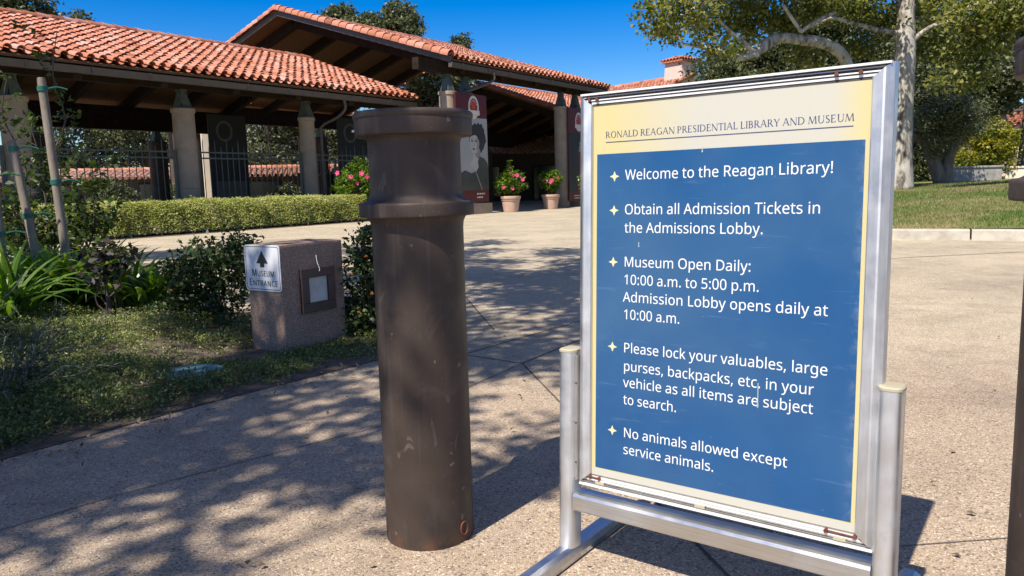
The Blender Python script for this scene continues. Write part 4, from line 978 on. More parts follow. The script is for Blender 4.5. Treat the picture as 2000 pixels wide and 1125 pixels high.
# ------------------------------------------------------------------ lettering
def glyph_polys(ch):
    adv, s = GLYPHS[ch]
    return adv, [[tuple(int(v) / 1000.0 for v in p.split(',')) for p in c.split(' ')] for c in s.split('|')]
def text_curve(name, placed, mat, parent, ext=0.0):
    """placed: list of (contours, transform fn to local xyz); outlines are filled as flat letters"""
    cu = bpy.data.curves.new(name, 'CURVE'); cu.dimensions = '2D'; cu.fill_mode = 'BOTH'
    for contours, fn in placed:
        for c in contours:
            sp = cu.splines.new('POLY'); sp.points.add(len(c) - 1); sp.use_cyclic_u = True
            for i, p in enumerate(c):
                x, y = fn(p); sp.points[i].co = (x, y, 0, 1)
    tmp = bpy.data.objects.new(name, cu); COL.objects.link(tmp)
    bpy.context.view_layer.update()
    me = bpy.data.meshes.new_from_object(tmp.evaluated_get(bpy.context.evaluated_depsgraph_get()))
    bpy.data.objects.remove(tmp)
    me.name = name; me.materials.clear(); me.materials.append(mat)
    o = bpy.data.objects.new(name, me); COL.objects.link(o)
    if parent is not None: o.parent = parent
    return o
def line_width(txt, track=0):
    return sum((SPACE_ADV if c == ' ' else GLYPHS[c][0]) + track for c in txt) / 1000.0
def lay_line(txt, x0, y0, size, xs=1.0, track=0):
    out = []; x = 0.0
    for c in txt:
        if c == ' ': x += (SPACE_ADV + track) / 1000.0; continue
        adv, cs = glyph_polys(c)
        out.append((cs, (lambda p, x=x: (x0 + (x + p[0]) * size * xs, y0 + p[1] * size))))
        x += (adv + track) / 1000.0
    return out
# narrow roman capitals with serifs for the heading, drawn as outlines (cap height 1)
T, H_, SF = 0.105, 0.042, 0.05
def rect(x0, x1, y0, y1): return [(x0, y0), (x1, y0), (x1, y1), (x0, y1)]
def serif(x0, x1, y, up): return [(x0 - SF, y), (x1 + SF, y), (x1 + SF, y + up * 0.03), (x1, y + up * 0.06), (x0, y + up * 0.06), (x0 - SF, y + up * 0.03)]
def stem(x): return [rect(x, x + T, 0.05, 0.95), serif(x, x + T, 0, 1), serif(x, x + T, 1, -1)]
def slant(xa, ya, xb, yb, w): return [(xa, ya), (xa + w, ya), (xb + w, yb), (xb, yb)]
def arc(cx, cy, rx, ry, a0, a1, tm, th, n=18):
    """crescent stroke: thick at the sides (tm), thin at top and bottom (th)"""
    o, i = [], []
    for k in range(n + 1):
        a = a0 + (a1 - a0) * k / n; c, s = math.cos(a), math.sin(a)
        o.append((cx + rx * c, cy + ry * s)); i.append((cx + (rx - tm) * c, cy + (ry - th) * s))
    return o + i[::-1]
PI = math.pi
ROMAN = {
 'I': (0.30, stem(0.10)),
 'L': (0.56, stem(0.08) + [rect(0.13, 0.50, 0.0, 0.05), [(0.46, 0.0), (0.50, 0.0), (0.53, 0.22), (0.49, 0.20)]]),
 'E': (0.60, stem(0.08) + [rect(0.13, 0.50, 0.0, 0.05), rect(0.13, 0.48, 0.95, 1.0), rect(0.13, 0.42, 0.49, 0.535), [(0.47, 0), (0.51, 0), (0.54, 0.2), (0.50, 0.18)], [(0.45, 1.0), (0.49, 1.0), (0.49, 0.80), (0.465, 0.82)]]),
 'T': (0.62, [rect(0.26, 0.26 + T, 0.05, 0.97), serif(0.26, 0.26 + T, 0, 1), rect(0.03, 0.60, 0.95, 1.0), [(0.03, 1.0), (0.06, 1.0), (0.045, 0.80), (0.015, 0.78)], [(0.57, 1.0), (0.60, 1.0), (0.615, 0.78), (0.585, 0.80)]]),
 'N': (0.80, [rect(0.09, 0.09 + H_, 0.05, 0.95), serif(0.09, 0.13, 0, 1), rect(0.66, 0.66 + H_, 0.02, 0.95), serif(0.66, 0.70, 1, -1), slant(0.04, 1.0, 0.60, -0.02, T + 0.01)]),
 'M': (0.94, [slant(0.16, 1.0, 0.09, 0.05, H_), serif(0.09, 0.13, 0, 1), slant(0.14, 1.0, 0.42, 0.02, T), slant(0.73, 1.0, 0.44, 0.02, H_), slant(0.72, 1.0, 0.78, 0.05, T), serif(0.78, 0.78 + T, 0, 1)]),
 'A': (0.76, [slant(0.33, 1.0, 0.07, 0.04, H_), slant(0.33, 1.0, 0.60, 0.04, T), serif(0.06, 0.10, 0, 1), serif(0.60, 0.60 + T, 0, 1), rect(0.17, 0.56, 0.34, 0.385)]),
 'Y': (0.68, [slant(0.05, 0.97, 0.28, 0.45, T), slant(0.57, 0.97, 0.345, 0.45, H_), rect(0.29, 0.29 + T, 0.05, 0.47), serif(0.29, 0.29 + T, 0, 1), serif(0.05, 0.05 + T, 1, -1), serif(0.56, 0.60, 1, -1)]),
 'U': (0.78, [rect(0.12, 0.12 + T, 0.32, 0.95), serif(0.12, 0.12 + T, 1, -1), rect(0.63, 0.63 + H_, 0.32, 0.95), serif(0.63, 0.67, 1, -1), arc(0.396, 0.33, 0.276, 0.35, PI, 2 * PI, 0.07, 0.05)]),
 'O': (0.86, [arc(0.43, 0.5, 0.37, 0.52, 0, PI, T, H_), arc(0.43, 0.5, 0.37, 0.52, PI, 2 * PI, T, H_)]),
 'D': (0.80, stem(0.08) + [arc(0.30, 0.5, 0.43, 0.5, -PI / 2, PI / 2, T, 0.045), rect(0.13, 0.31, 0.0, 0.045), rect(0.13, 0.31, 0.955, 1.0)]),
 'P': (0.60, stem(0.08) + [arc(0.28, 0.73, 0.25, 0.27, -PI / 2, PI / 2, 0.095, 0.04), rect(0.13, 0.29, 0.46, 0.50), rect(0.13, 0.29, 0.96, 1.0)]),
 'R': (0.68, stem(0.08) + [arc(0.28, 0.74, 0.23, 0.26, -PI / 2, PI / 2, 0.095, 0.04), rect(0.13, 0.29, 0.48, 0.52), rect(0.13, 0.29, 0.96, 1.0), [(0.25, 0.50), (0.36, 0.50), (0.68, 0.0), (0.56, 0.0)]]),
 'B': (0.62, stem(0.08) + [arc(0.28, 0.75, 0.21, 0.25, -PI / 2, PI / 2, 0.095, 0.04), arc(0.28, 0.27, 0.27, 0.27, -PI / 2, PI / 2, 0.10, 0.045), rect(0.13, 0.29, 0.50, 0.54), rect(0.13, 0.29, 0.96, 1.0), rect(0.13, 0.29, 0.0, 0.045)]),
 'G': (0.82, [arc(0.45, 0.5, 0.39, 0.52, 0.28 * PI, PI * 1.0, T, H_), arc(0.45, 0.5, 0.39, 0.52, PI, 1.72 * PI, T, H_), rect(0.64, 0.64 + T, 0.06, 0.40), serif(0.64, 0.64 + T, 0.44, -1)]),
 'S': (0.52, [arc(0.26, 0.745, 0.19, 0.27, 0.18 * PI, PI * 1.0, 0.09, 0.045), arc(0.26, 0.26, 0.21, 0.275, -0.84 * PI, 0.0, 0.09, 0.045), [(0.07, 0.745), (0.16, 0.745), (0.20, 0.62), (0.38, 0.48), (0.47, 0.36), (0.47, 0.25), (0.38, 0.25), (0.37, 0.34), (0.28, 0.44), (0.10, 0.58)]]),
}
def roman_line(name, txt, x0, x1, y, cap, mat, parent):
    w = sum(0.26 if c == ' ' else ROMAN[c][0] + 0.02 for c in txt); sx = (x1 - x0) / w
    mb = MB(); x = 0.0; lay = 0
    for c in txt:
        if c == ' ': x += 0.26; continue
        adv, ps = ROMAN[c]
        for i, p in enumerate(ps):
            q = [(x0 + (x + a) * sx, y + b * cap, 0.00002 * i) for a, b in p]
            # triangulate with bmesh so bent strokes fill properly
            bm = bmesh.new(); f = bm.faces.new([bm.verts.new(v) for v in q]); f.normal_update(); r = bmesh.ops.triangulate(bm, faces=[f], ngon_method='EAR_CLIP'); bm.verts.index_update()
            mb.add([v.co.copy() for v in bm.verts], [[v.index for v in ff.verts] for ff in bm.faces]); bm.free()
        x += adv + 0.02
    return mb.build(name, mat, parent)

# ------------------------------------------------------------------ the free-standing sign
SO = Vector((0.2107, 1.847, 1.0174)); SE = Vector((0.8043, -0.5942, 0.0044)).normalized()
SN = Vector((-0.5938, -0.8035, 0.0421)); SN = (SN - SE * SN.dot(SE)).normalized(); SV = SN.cross(SE)     # right, out of the face, up
sign = empty('sign_stand', (0, 0, 0), 0, 'blue and cream welcome notice board in a silver metal frame on wide feet', 'sign')
sign.matrix_world = Matrix(((SE.x, SV.x, SN.x, SO.x), (SE.y, SV.y, SN.y, SO.y), (SE.z, SV.z, SN.z, SO.z), (0, 0, 0, 1)))
# local axes: x right (u), y up (minus v), z out of the face
def poster_mat():
    k = Nodes('cream_poster_paper'); v = k.coord()
    sx = k.n('ShaderNodeSeparateXYZ'); k.l(v, sx.inputs[0])
    # paper bleached by years of sun towards the upper right
    fade = k.math('ADD', k.math('MULTIPLY', sx.outputs['X'], 1.7), k.math('MULTIPLY', k.noise(v, 3.0, 3), 0.28))
    f = k.ramp(fade, [(0.18, 0.0), (0.55, 1.0), (1.15, 0.95)])
    edge = k.ramp(sx.outputs['X'], [(0.53, 1.0), (0.585, 0.1)])
    f = k.math('MULTIPLY', f, edge)
    low = k.ramp(k.math('MULTIPLY', sx.outputs['Y'], -1.0), [(0.762, 0.0), (0.7635, 1.0)])
    f = k.math('MAXIMUM', f, low)
    col = k.mix(f, (0.53, 0.46, 0.225), (0.465, 0.455, 0.395))
    col = k.mix(k.ramp(k.noise(v, 120, 3, 0.7), [(0.66, 0.0), (0.74, 0.25)]), col, (0.45, 0.42, 0.33))
    col = k.mix(k.ramp(k.noise(v, 10, 6, 0.7), [(0.62, 0.0), (0.8, 0.3)]), col, (0.55, 0.52, 0.44))
    return k.set(col, 0.42, 0, 0.4)
def blue_mat():
    k = Nodes('blue_poster_print'); v = k.coord()
    col = k.ramp(k.noise(v, 4.0, 5, 0.6), [(0.25, (0.006, 0.058, 0.180)), (0.75, (0.010, 0.078, 0.215))])
    sx = k.n('ShaderNodeSeparateXYZ'); k.l(v, sx.inputs[0])
    # faint drag marks and specks of wear
    mp = k.n('ShaderNodeMapping'); mp.inputs['Rotation'].default_value = (0, 0, -0.35); mp.inputs['Scale'].default_value = (5, 60, 1); k.l(v, mp.inputs['Vector'])
    scr = k.ramp(k.noise(mp.outputs[0], 1.3, 4, 0.6, 0.4), [(0.62, 0.0), (0.72, 0.16)])
    col = k.mix(scr, col, (0.20, 0.30, 0.50))
    veil = k.ramp(k.noise(v, 2.2, 4, 0.5, 0.8), [(0.36, 0.05), (0.7, 0.5)])  # paler veil: sheen on the print put into the colour, with some fading
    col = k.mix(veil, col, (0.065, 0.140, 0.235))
    spk = k.ramp(k.voro(v, 26.0), [(0.018, 0.6), (0.03, 0.0)])
    col = k.mix(spk, col, (0.45, 0.52, 0.62))
    edge = k.ramp(sx.outputs['X'], [(0.572, 0.0), (0.592, 0.2)])
    wear = k.math('MULTIPLY', edge, k.ramp(k.noise(v, 40, 5, 0.7), [(0.45, 0.0), (0.65, 1.0)]))
    col = k.mix(wear, col, (0.35, 0.40, 0.50))
    k.bump(k.noise(v, 5.0, 2, 0.4), 0.10, 0.01)
    return k.set(col, k.ramp(k.noise(v, 6.0, 5, 0.65), [(0.3, 0.22), (0.7, 0.42)]), 0, 0.4)
mb = MB(); mb.box(-0.014, 0.603, -0.792, 0.1175, -0.004, 0.0); poster = mb.build('poster', poster_mat(), sign)
BW, BH = 0.5906, 0.7605
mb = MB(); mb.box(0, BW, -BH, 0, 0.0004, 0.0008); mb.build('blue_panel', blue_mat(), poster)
LINES = [("Welcome to the Reagan Library!", 0.0764, 0.0617, 0.5355), ("Obtain all Admission Tickets in", 0.0757, 0.1413, 0.5135), ("the Admissions Lobby.", 0.0762, 0.1838, 0.4002),
         ("Museum Open Daily:", 0.0752, 0.2634, 0.3764), ("10:00 a.m. to 5:00 p.m.", 0.0752, 0.3051, 0.3949), ("Admission Lobby opens daily at", 0.0740, 0.3462, 0.5334), ("10:00 a.m.", 0.0752, 0.3875, 0.2174),
         ("Please lock your valuables, large", 0.0760, 0.4670, 0.5374), ("purses, backpacks, etc. in your", 0.0765, 0.5107, 0.5113), ("vehicle as all items are subject", 0.0766, 0.5502, 0.5112), ("to search.", 0.0772, 0.5917, 0.2129),
         ("No animals allowed except", 0.0778, 0.6722, 0.4626), ("service animals.", 0.0780, 0.7133, 0.3039)]
for txt, u0, v0, u1 in LINES:
    size = 0.0232 / 0.573
    raw = line_width(txt) - (0.06 if txt[-1] not in '.!:' else 0.05)
    xs = (u1 - u0) / (raw * size)
    o = text_curve('notice_lettering', lay_line(txt, u0 - 0.05 * size, -v0, size, xs), M['white'], poster); o.location = (0, 0, 0.0012)
for u0, v0 in ((0.0472, 0.0530), (0.0466, 0.1320), (0.0456, 0.2535), (0.0452, 0.4562), (0.0466, 0.6608)):
    P = []
    for k in range(16):
        a = 2 * PI * k / 16
        r = {0: 0.0126, 1: 0.0068, 2: 0.0050, 3: 0.0068}[k % 4]
        P.append((u0 + r * math.cos(a), -v0 + r * 0.98 * math.sin(a), 0.0012))
    mb = MB(); mb.add(P, [tuple(range(16))]); mb.build('star_bullet', M['cream'], poster)
o = roman_line('heading_lettering', "RONALD REAGAN PRESIDENTIAL LIBRARY AND MUSEUM", 0.0222, 0.5695, 0.0370, 0.0145, M['navy'], poster); o.location = (0, 0, 0.0006)
mb = MB(); mb.add([(0.0232, 0.0262, 0.0006), (0.5680, 0.0262, 0.0006), (0.5680, 0.0279, 0.0006), (0.0232, 0.0279, 0.0006)], [(0, 1, 2, 3)]); mb.build('heading_rule', M['navy'], poster)
# dried drips on the paper
for (u0, v0, ln) in ((0.112, 0.205, 0.012), (0.397, 0.50, 0.055), (0.262, -0.002, 0.010)):
    mb = MB(); P = [(u0 - 0.0012, -v0, 0.0015), (u0 + 0.0010, -v0, 0.0015), (u0 + 0.0012, -v0 - ln * 0.7, 0.0015), (u0 + 0.0022, -v0 - ln * 0.92, 0.0015), (u0, -v0 - ln, 0.0015), (u0 - 0.0022, -v0 - ln * 0.92, 0.0015), (u0 - 0.001, -v0 - ln * 0.7, 0.0015)]
    mb.add(P, [tuple(range(7))]); mb.build('dried_drip', M['drip'] if 'drip' in M else M.setdefault('drip', plain('dried_drip', (0.30, 0.36, 0.42), 0.6)), poster)
mb = MB(); mb.box(-0.040, 0.628, -0.806, 0.138, -0.026, -0.0045); mb.build('backing_board', M['alu_worn'], sign)
# side rails: bevelled profile, mitred ends
def side_rail(ui, uo, name='side_rail'):
    # profile from inner edge to outer edge: (fraction, height)
    prof = [(0.0, 0.001), (0.0, 0.005), (0.06, 0.008), (0.52, 0.0135), (0.62, 0.0130), (0.97, 0.003), (1.0, 0.0), (1.0, -0.027)]
    top_o, top_i, bot_o, bot_i = 0.1425, 0.114, -0.8075, -0.778
    vs, n = [], len(prof)
    for yo, yi in ((top_o, top_i), (bot_o, bot_i)):
        for f, h in prof: vs.append((ui + (uo - ui) * f, yi + (yo - yi) * f, h))
    fs = [(i, i + 1, n + i + 1, n + i) for i in range(n - 1)] + [tuple(range(n)), tuple(range(n, 2 * n))]
    mb = MB(); mb.add(vs, fs); return mb.build(name, M['alu'], sign)
side_rail(-0.0105, -0.0455); side_rail(0.5995, 0.6395)
# top and bottom rails, the snap covers missing: open grooves
def open_rail(y_out, sgn, name):
    u0, u1 = -0.0400, 0.634
    def strip(a, b, z0, z1, m, nm, inset=0.0, par=None):
        y0, y1 = y_out - sgn * a, y_out - sgn * b
        mb = MB(); mb.box(u0 + inset, u1 - inset, min(y0, y1), max(y0, y1), z0, z1); return mb.build(nm, m, par or sign)
    r = strip(0.0, 0.0045, -0.026, 0.0118, M['alu_white'], name)
    strip(0.0047, 0.0290, -0.0040, 0.0010, M['groove'] if sgn > 0 else M['alu_worn'], 'channel', 0.002, r)
    strip(0.0078, 0.0098, 0.0012, 0.0070, M['alu_worn'], 'inner_ridge', 0.004, r)
    strip(0.0145, 0.0172, 0.0012, 0.0052, M['alu_white'], 'inner_lip', 0.012, r)
    strip(0.0195, 0.0245, 0.0012, 0.0026, M['alu_white'], 'paper_stop', 0.026, r)
    return r
top = open_rail(0.1420, 1, 'top_rail'); bot = open_rail(-0.8090, -1, 'bottom_rail')
for u0 in (-0.0185, 0.0020, 0.5350, 0.5790):
    mb = MB()
    mb.tube([(u0, 0.1275, 0.001), (u0, 0.1275, 0.0085)], 0.0030, 10); mb.tube([(u0, 0.1275, 0.0060), (u0, 0.1275, 0.0090)], 0.0042, 10)
    mb.build('rusty_screw', M['rust'], top)
for u0, u1 in ((-0.012, 0.013), (0.545, 0.600)):
    mb = MB(); mb.tube([(u0, -0.786, 0.006), (u1, -0.7875, 0.006)], 0.0018, 6)
    for q in (u0, u1): mb.tube([(q, -0.7865, 0.002), (q, -0.7865, 0.010)], 0.0040, 10)
    mb.build('rusty_spring', M['rust'], bot)
for u0 in (0.004, 0.262, 0.560):
    mb = MB(); mb.bevbox(u0, u0 + 0.024, -0.8020, -0.7950, 0.0012, 0.0080, 0.001); mb.build('plastic_clip', M['capbeige'], bot)
# posts, caps, side channels, crossbar, feet
def post(uc, side):
    mb = MB(); pr = []
    w, d = 0.0440, 0.058
    for k in range(24):
        a = 2 * PI * k / 24; c, s = math.cos(a), math.sin(a)
        pr.append((uc + math.copysign(abs(c) ** 0.62, c) * w / 2, -0.004 + math.copysign(abs(s) ** 0.62, s) * d / 2))
    y0, y1 = -0.9800, -0.4790
    mb.add([(x, y0, z) for x, z in pr] + [(x, y1, z) for x, z in pr], [(i, (i + 1) % 24, 24 + (i + 1) % 24, 24 + i) for i in range(24)] + [tuple(range(24))], True)
    o = mb.build('post', M['alu'], sign, 50)
    mb = MB(); pc = [(uc + (x - uc) * 1.05, -0.004 + (z + 0.004) * 1.05) for x, z in pr]
    mb.add([(x, y1 + 0.0002, z) for x, z in pc] + [(x, y1 + 0.005, z) for x, z in pc] + [(uc + (x - uc) * 0.88, y1 + 0.0075, -0.004 + (z + 0.004) * 0.9) for x, z in pc],
           [(i, (i + 1) % 24, 24 + (i + 1) % 24, 24 + i) for i in range(24)] + [(24 + i, 24 + (i + 1) % 24, 48 + (i + 1) % 24, 48 + i) for i in range(24)] + [tuple(range(48, 72)), tuple(range(24))[::-1]])
    mb.build('post_cap', M['capbeige'], o)
    return o
pl_, pr_ = post(-0.0745, -1), post(0.6560, 1)
mb = MB(); mb.box(-0.0520, -0.0462, -0.800, -0.486, -0.018, 0.012); mb.box(-0.0545, -0.0521, -0.795, -0.486, 0.004, 0.012); c = mb.build('side_channel', M['alu_worn'], sign)
for y in (-0.555, -0.655, -0.755):
    mb = MB(); mb.tube([(-0.0490, y, 0.011), (-0.0490, y, 0.0135)], 0.0026, 10); mb.build('rivet', M['groove'], c)
mb = MB(); mb.box(0.6400, 0.6335 + 0.0012, -0.786, -0.486, -0.018, 0.006) if False else mb.box(0.6402, 0.6345 + 0.0070, -0.786, -0.486, -0.018, 0.004); mb.build('side_channel', M['alu'], sign)
mb = MB()
prof = [(-0.8780, -0.026), (-0.8780, 0.018), (-0.8745, 0.0215), (-0.8420, 0.0215), (-0.8350, 0.0185), (-0.8325, 0.010), (-0.8325, -0.026)]
mb.add([(-0.0528, y, z) for y, z in prof] + [(0.6342, y, z) for y, z in prof], [(i, (i + 1) % 7, 7 + (i + 1) % 7, 7 + i) for i in range(7)] + [tuple(range(7)), tuple(range(7, 14))])
mb.build('crossbar', M['alu_bar'] if 'alu_bar' in M else M.setdefault('alu_bar', brushed_mat('long_brushed_aluminium', (0.60, 0.60, 0.59), 0.38, (1.5, 70, 70))), sign)
def foot(uc):
    base = SO + SE * uc - SV * 1.0
    f2 = Vector((SN.x, SN.y, 0)).normalized(); e2 = Vector((SE.x, SE.y, 0)).normalized()
    b0 = Vector((base.x, base.y, 0.0))
    pr = [(-0.0225, 0.004), (-0.0245, 0.018), (-0.021, 0.034), (-0.010, 0.042), (0.010, 0.042), (0.021, 0.034), (0.0245, 0.018), (0.0225, 0.004)]
    a, b = b0 + f2 * 0.34, b0 - f2 * 0.335
    rows = []
    for p, k in ((a - f2 * 0.0, 0.82), (a - f2 * 0.012, 1.0), (b + f2 * 0.012, 1.0), (b, 0.82)):
        rows.append([p + e2 * (x * k) + Vector((0, 0, z * (k if z > 0.01 else 1))) for x, z in pr])
    vs = [v for r in rows for v in r]; n = len(pr)
    fs = [(i * n + j, i * n + (j + 1) % n, (i + 1) * n + (j + 1) % n, (i + 1) * n + j) for i in range(3) for j in range(n)] + [tuple(range(n)), tuple(range(3 * n, 4 * n))]
    inv = sign.matrix_world.inverted()
    mb = MB(inv); mb.add(vs, fs); return mb.build('foot', M['alu_foot'] if 'alu_foot' in M else M.setdefault('alu_foot', brushed_mat('foot_aluminium', (0.52, 0.54, 0.57), 0.34, (20, 20, 20))), sign)
foot(-0.0745); foot(0.6560)

# ------------------------------------------------------------------ concrete light box with the direction plate
TH = math.radians(57)
fr = gnd(559, 690)
boxr = empty('light_pedestal', (fr.x, fr.y, 0), TH, 'squat pinkish concrete light pedestal with a museum entrance plate, among the shrubs', 'pedestal')
# local x along the lamp face (receding right), local y along the plate face (receding left)
bx, by, bz = 0.50, 0.30, 0.64
mb = MB(); mb.bevbox(0, bx, 0, by, -0.05, bz, 0.014); mb.build('body', M['pinkstone'], boxr)
mb = MB()
fx0, fx1, fz0, fz1, t_ = 0.135, 0.405, 0.215, 0.485, 0.058
for q in ((fx0, fx1, fz1 - t_, fz1), (fx0, fx1, fz0, fz0 + t_), (fx0, fx0 + t_, fz0 + t_ + 0.001, fz1 - t_ - 0.001), (fx1 - t_, fx1, fz0 + t_ + 0.001, fz1 - t_ - 0.001)):
    mb.bevbox(q[0], q[1], -0.022, 0.004, q[2], q[3], 0.003)
lf = mb.build('lamp_frame', M['lensframe'], boxr)
mb = MB(); mb.bevbox(fx0 + t_ + 0.001, fx1 - t_ - 0.001, -0.010, 0.003, fz0 + t_ + 0.001, fz1 - t_ - 0.001, 0.002); mb.build('lens', M['lens'], lf)
mb = MB(); mb.tube(smooth_path([(0.275, -0.004, 0.56), (0.272, -0.012, 0.52), (0.276, -0.026, 0.478), (0.272, -0.027, 0.462)], 3), 0.0025, 6); mb.build('drip_stain', M['white'], boxr)
# plate on the face x = 0, looking along -x ; across = from far (left in view) to near
PW, PH, PZ = 0.315, 0.275, 0.640
def rrect(x0, x1, y0, y1, r, n=6):
    out = []
    for cx_, cy_, a0 in ((x1 - r, y1 - r, 0), (x0 + r, y1 - r, PI / 2), (x0 + r, y0 + r, PI), (x1 - r, y0 + r, 1.5 * PI)):
        out += [(cx_ + r * math.cos(a0 + PI / 2 * k / n), cy_ + r * math.sin(a0 + PI / 2 * k / n)) for k in range(n + 1)]
    return out
pm = Matrix(((0, 0, -1, -0.003), (-1, 0, 0, 0.310), (0, 1, 0, PZ - PH), (0, 0, 0, 1)))     # plate x,y,out -> box
pb_ = [(x, y, 0) for x, y in rrect(0, PW, 0, PH, 0.022)]
mb = MB(pm); mb.poly(pb_, (0, 0, 0.003)); plate = mb.build('direction_plate', M['plate'], boxr)
oc, ic = rrect(0.009, PW - 0.009, 0.009, PH - 0.009, 0.016), rrect(0.0125, PW - 0.0125, 0.0125, PH - 0.0125, 0.013)
mb = MB(pm); n = len(oc); mb.add([(x, y, 0.0036) for x, y in oc + ic], [(i, (i + 1) % n, n + (i + 1) % n, n + i) for i in range(n)]); mb.build('border_line', M['black'], plate)
cxp = PW / 2
mb = MB(pm); mb.add([(cxp - 0.052, 0.165, 0.0036), (cxp - 0.019, 0.165, 0.0036), (cxp - 0.019, 0.142, 0.0036), (cxp + 0.019, 0.142, 0.0036), (cxp + 0.019, 0.165, 0.0036), (cxp + 0.052, 0.165, 0.0036), (cxp, 0.242, 0.0036)], [(0, 1, 4, 5, 6), (1, 2, 3, 4)]); mb.build('arrow', M['black'], plate)
def small_caps(txt, x0, x1, y, cap, name):
    big, small = cap / 0.573, cap * 0.80 / 0.573
    w = GLYPHS[txt[0]][0] / 1000 * big + sum(GLYPHS[c][0] / 1000 * small for c in txt[1:]) + 0.002 * len(txt)
    xs = (x1 - x0) / w; pl, x = [], x0
    for i, c in enumerate(txt):
        s = big if i == 0 else small
        for off in (-0.0009, 0.0009):      # drawn twice, a little apart: a bolder letter
            pl.append((glyph_polys(c)[1], (lambda p, x=x, s=s, off=off: (x + off + p[0] * s * xs, y + p[1] * s))))
        x += (GLYPHS[c][0] / 1000 * s + 0.002) * xs
    for off in (0, 1):
        o = text_curve(name, pl[off::2], M['black'], plate); o.matrix_local = pm @ Matrix.Translation((0, 0, 0.0036 + 0.0003 * off))
small_caps('MUSEUM', 0.060, 0.262, 0.088, 0.042, 'plate_lettering')
small_caps('ENTRANCE', 0.030, 0.289, 0.030, 0.042, 'plate_lettering')

# ------------------------------------------------------------------ planting bed
BED = [(-9, 0.6), (-3.15, 0.95), (-1.89, 2.71), (-1.41, 3.395), (-0.767, 4.194), (-0.42, 4.70), (-0.60, 5.15), (-1.6, 5.75), (-2.95, 6.6), (-3.9, 8.0), (-5.0, 9.6), (-6.6, 10.6), (-11, 11.0), (-12, 5)]
def in_poly(x, y, P):
    c = False; j = len(P) - 1
    for i in range(len(P)):
        if (P[i][1] > y) != (P[j][1] > y) and x < (P[j][0] - P[i][0]) * (y - P[i][1]) / (P[j][1] - P[i][1]) + P[i][0]: c = not c
        j = i
    return c
def edge_dist(x, y, P):
    m = 1e9
    for (ax, ay), (bx_, by_) in zip(P, P[1:] + P[:1]):
        dx, dy = bx_ - ax, by_ - ay; t = max(0, min(1, ((x - ax) * dx + (y - ay) * dy) / (dx * dx + dy * dy)))
        m = min(m, math.hypot(x - ax - t * dx, y - ay - t * dy))
    return m
def bed_h(x, y):
    d = edge_dist(x, y, BED); t = min(1, d / 0.5)
    q_ = math.hypot(x + 1.22, y - 4.45)
    t *= 0.25 + 0.75 * max(0.0, min(1.0, (q_ - 0.45) / 0.6))
    return -0.006 + 0.055 * t * t * (3 - 2 * t) + 0.012 * t * (math.sin(x * 6.1 + y * 2) + math.sin(y * 7.3 - x * 3))
def bed_mesh():
    st = 0.06; mb = MB(); idx = {}
    vs, fs = [], []
    x0, y0 = -12, 0.5
    nx, ny = int(12 / st), int(10.8 / st)
    for i in range(nx + 1):
        for j in range(ny + 1):
            x, y = x0 + i * st, y0 + j * st
            if y > 3 and x < -0.75 * y - 1.2: continue
            if in_poly(x, y, BED): idx[(i, j)] = len(vs); vs.append((x, y, bed_h(x, y)))
    for (i, j) in list(idx):
        q = [(i, j), (i + 1, j), (i + 1, j + 1), (i, j + 1)]
        if all(k in idx for k in q): fs.append([idx[k] for k in q])
    mb.add(vs, fs, True); o = mb.build('planting_bed_soil', M['soil'], sharp=None); o['kind'] = 'structure'
    # clean outer rim under the grid
    sheet('planting_bed_base', BED, 0.004, M['soil'])
bed_mesh()
LID = gnd(380, 742)
def cover_density(x, y):
    d = edge_dist(x, y, BED)
    v = 0.55 + 0.42 * math.sin(x * 2.6 + 1.3 * math.sin(y * 2.1)) * math.sin(y * 2.4 + 0.7 * math.sin(x * 3.3 + 1)) + 0.35 * math.sin(x * 7 + y * 5) * math.sin(y * 8.3 - x * 2)
    e = max(0.0, min(1.0, (d - 0.05 - 0.05 * math.sin(x * 9 + y * 4)) / 0.16))
    return max(0, min(1, v)) * e
def ground_cover():
    rng = np.random.default_rng(21); P, T, Hh = [], [], []
    tries = 0
    while len(P) < 5200 and tries < 200000:
        tries += 1
        y = 1.0 + 5.6 * rng.uniform() ** 1.25; x = rng.uniform(-0.8 * y - 0.6, -0.35)
        if not in_poly(x, y, BED): continue
        if math.hypot(x - LID.x, y - LID.y) < 0.16: continue
        if y > 5.6 and x > -2.6: continue
        if (Vector((x - fr.x, y - fr.y)).length < 0.6):
            q = Vector((x - fr.x, y - fr.y)); ux = q.x * math.cos(TH) + q.y * math.sin(TH); uy = -q.x * math.sin(TH) + q.y * math.cos(TH)
            if -0.02 < ux < bx + 0.02 and -0.02 < uy < by + 0.02: continue
        dn = cover_density(x, y)
        if rng.uniform() > dn * 1.5: continue
        P.append((x, y, bed_h(x, y))); Hh.append((0.035 + 0.075 * dn) * (0.35 + 0.65 * max(0.0, min(1.0, (math.hypot(x + 1.22, y - 4.45) - 0.35) / 0.5)))); T.append(0.35 + 0.35 * math.sin(x * 3 + y * 1.7) * math.sin(y * 2.9) + rng.normal() * 0.12)
    P, T, Hh = np.array(P), np.array(T), np.array(Hh); per = 20; n = len(P)
    p = np.repeat(P, per, axis=0); h = np.repeat(Hh, per)
    d = rng.normal(size=(n * per, 3)) * 0.038; p = p + d; p[:, 2] = np.repeat(P[:, 2], per) + rng.uniform(0, 1, n * per) ** 0.6 * h - (d[:, 0] ** 2 + d[:, 1] ** 2) * 5
    t = np.clip(np.repeat(T, per) + rng.normal(size=n * per) * 0.22, 0, 1)
    o = np_mesh('ground_cover', leaf_quads(p, 0.020, 0.010, rng, 0.2, -0.5), 4, t, M['cover_leaf']); o['kind'] = 'stuff'
    tag(o, 'low grey green creeping ground cover spreading over the planting bed', 'ground cover')
ground_cover()

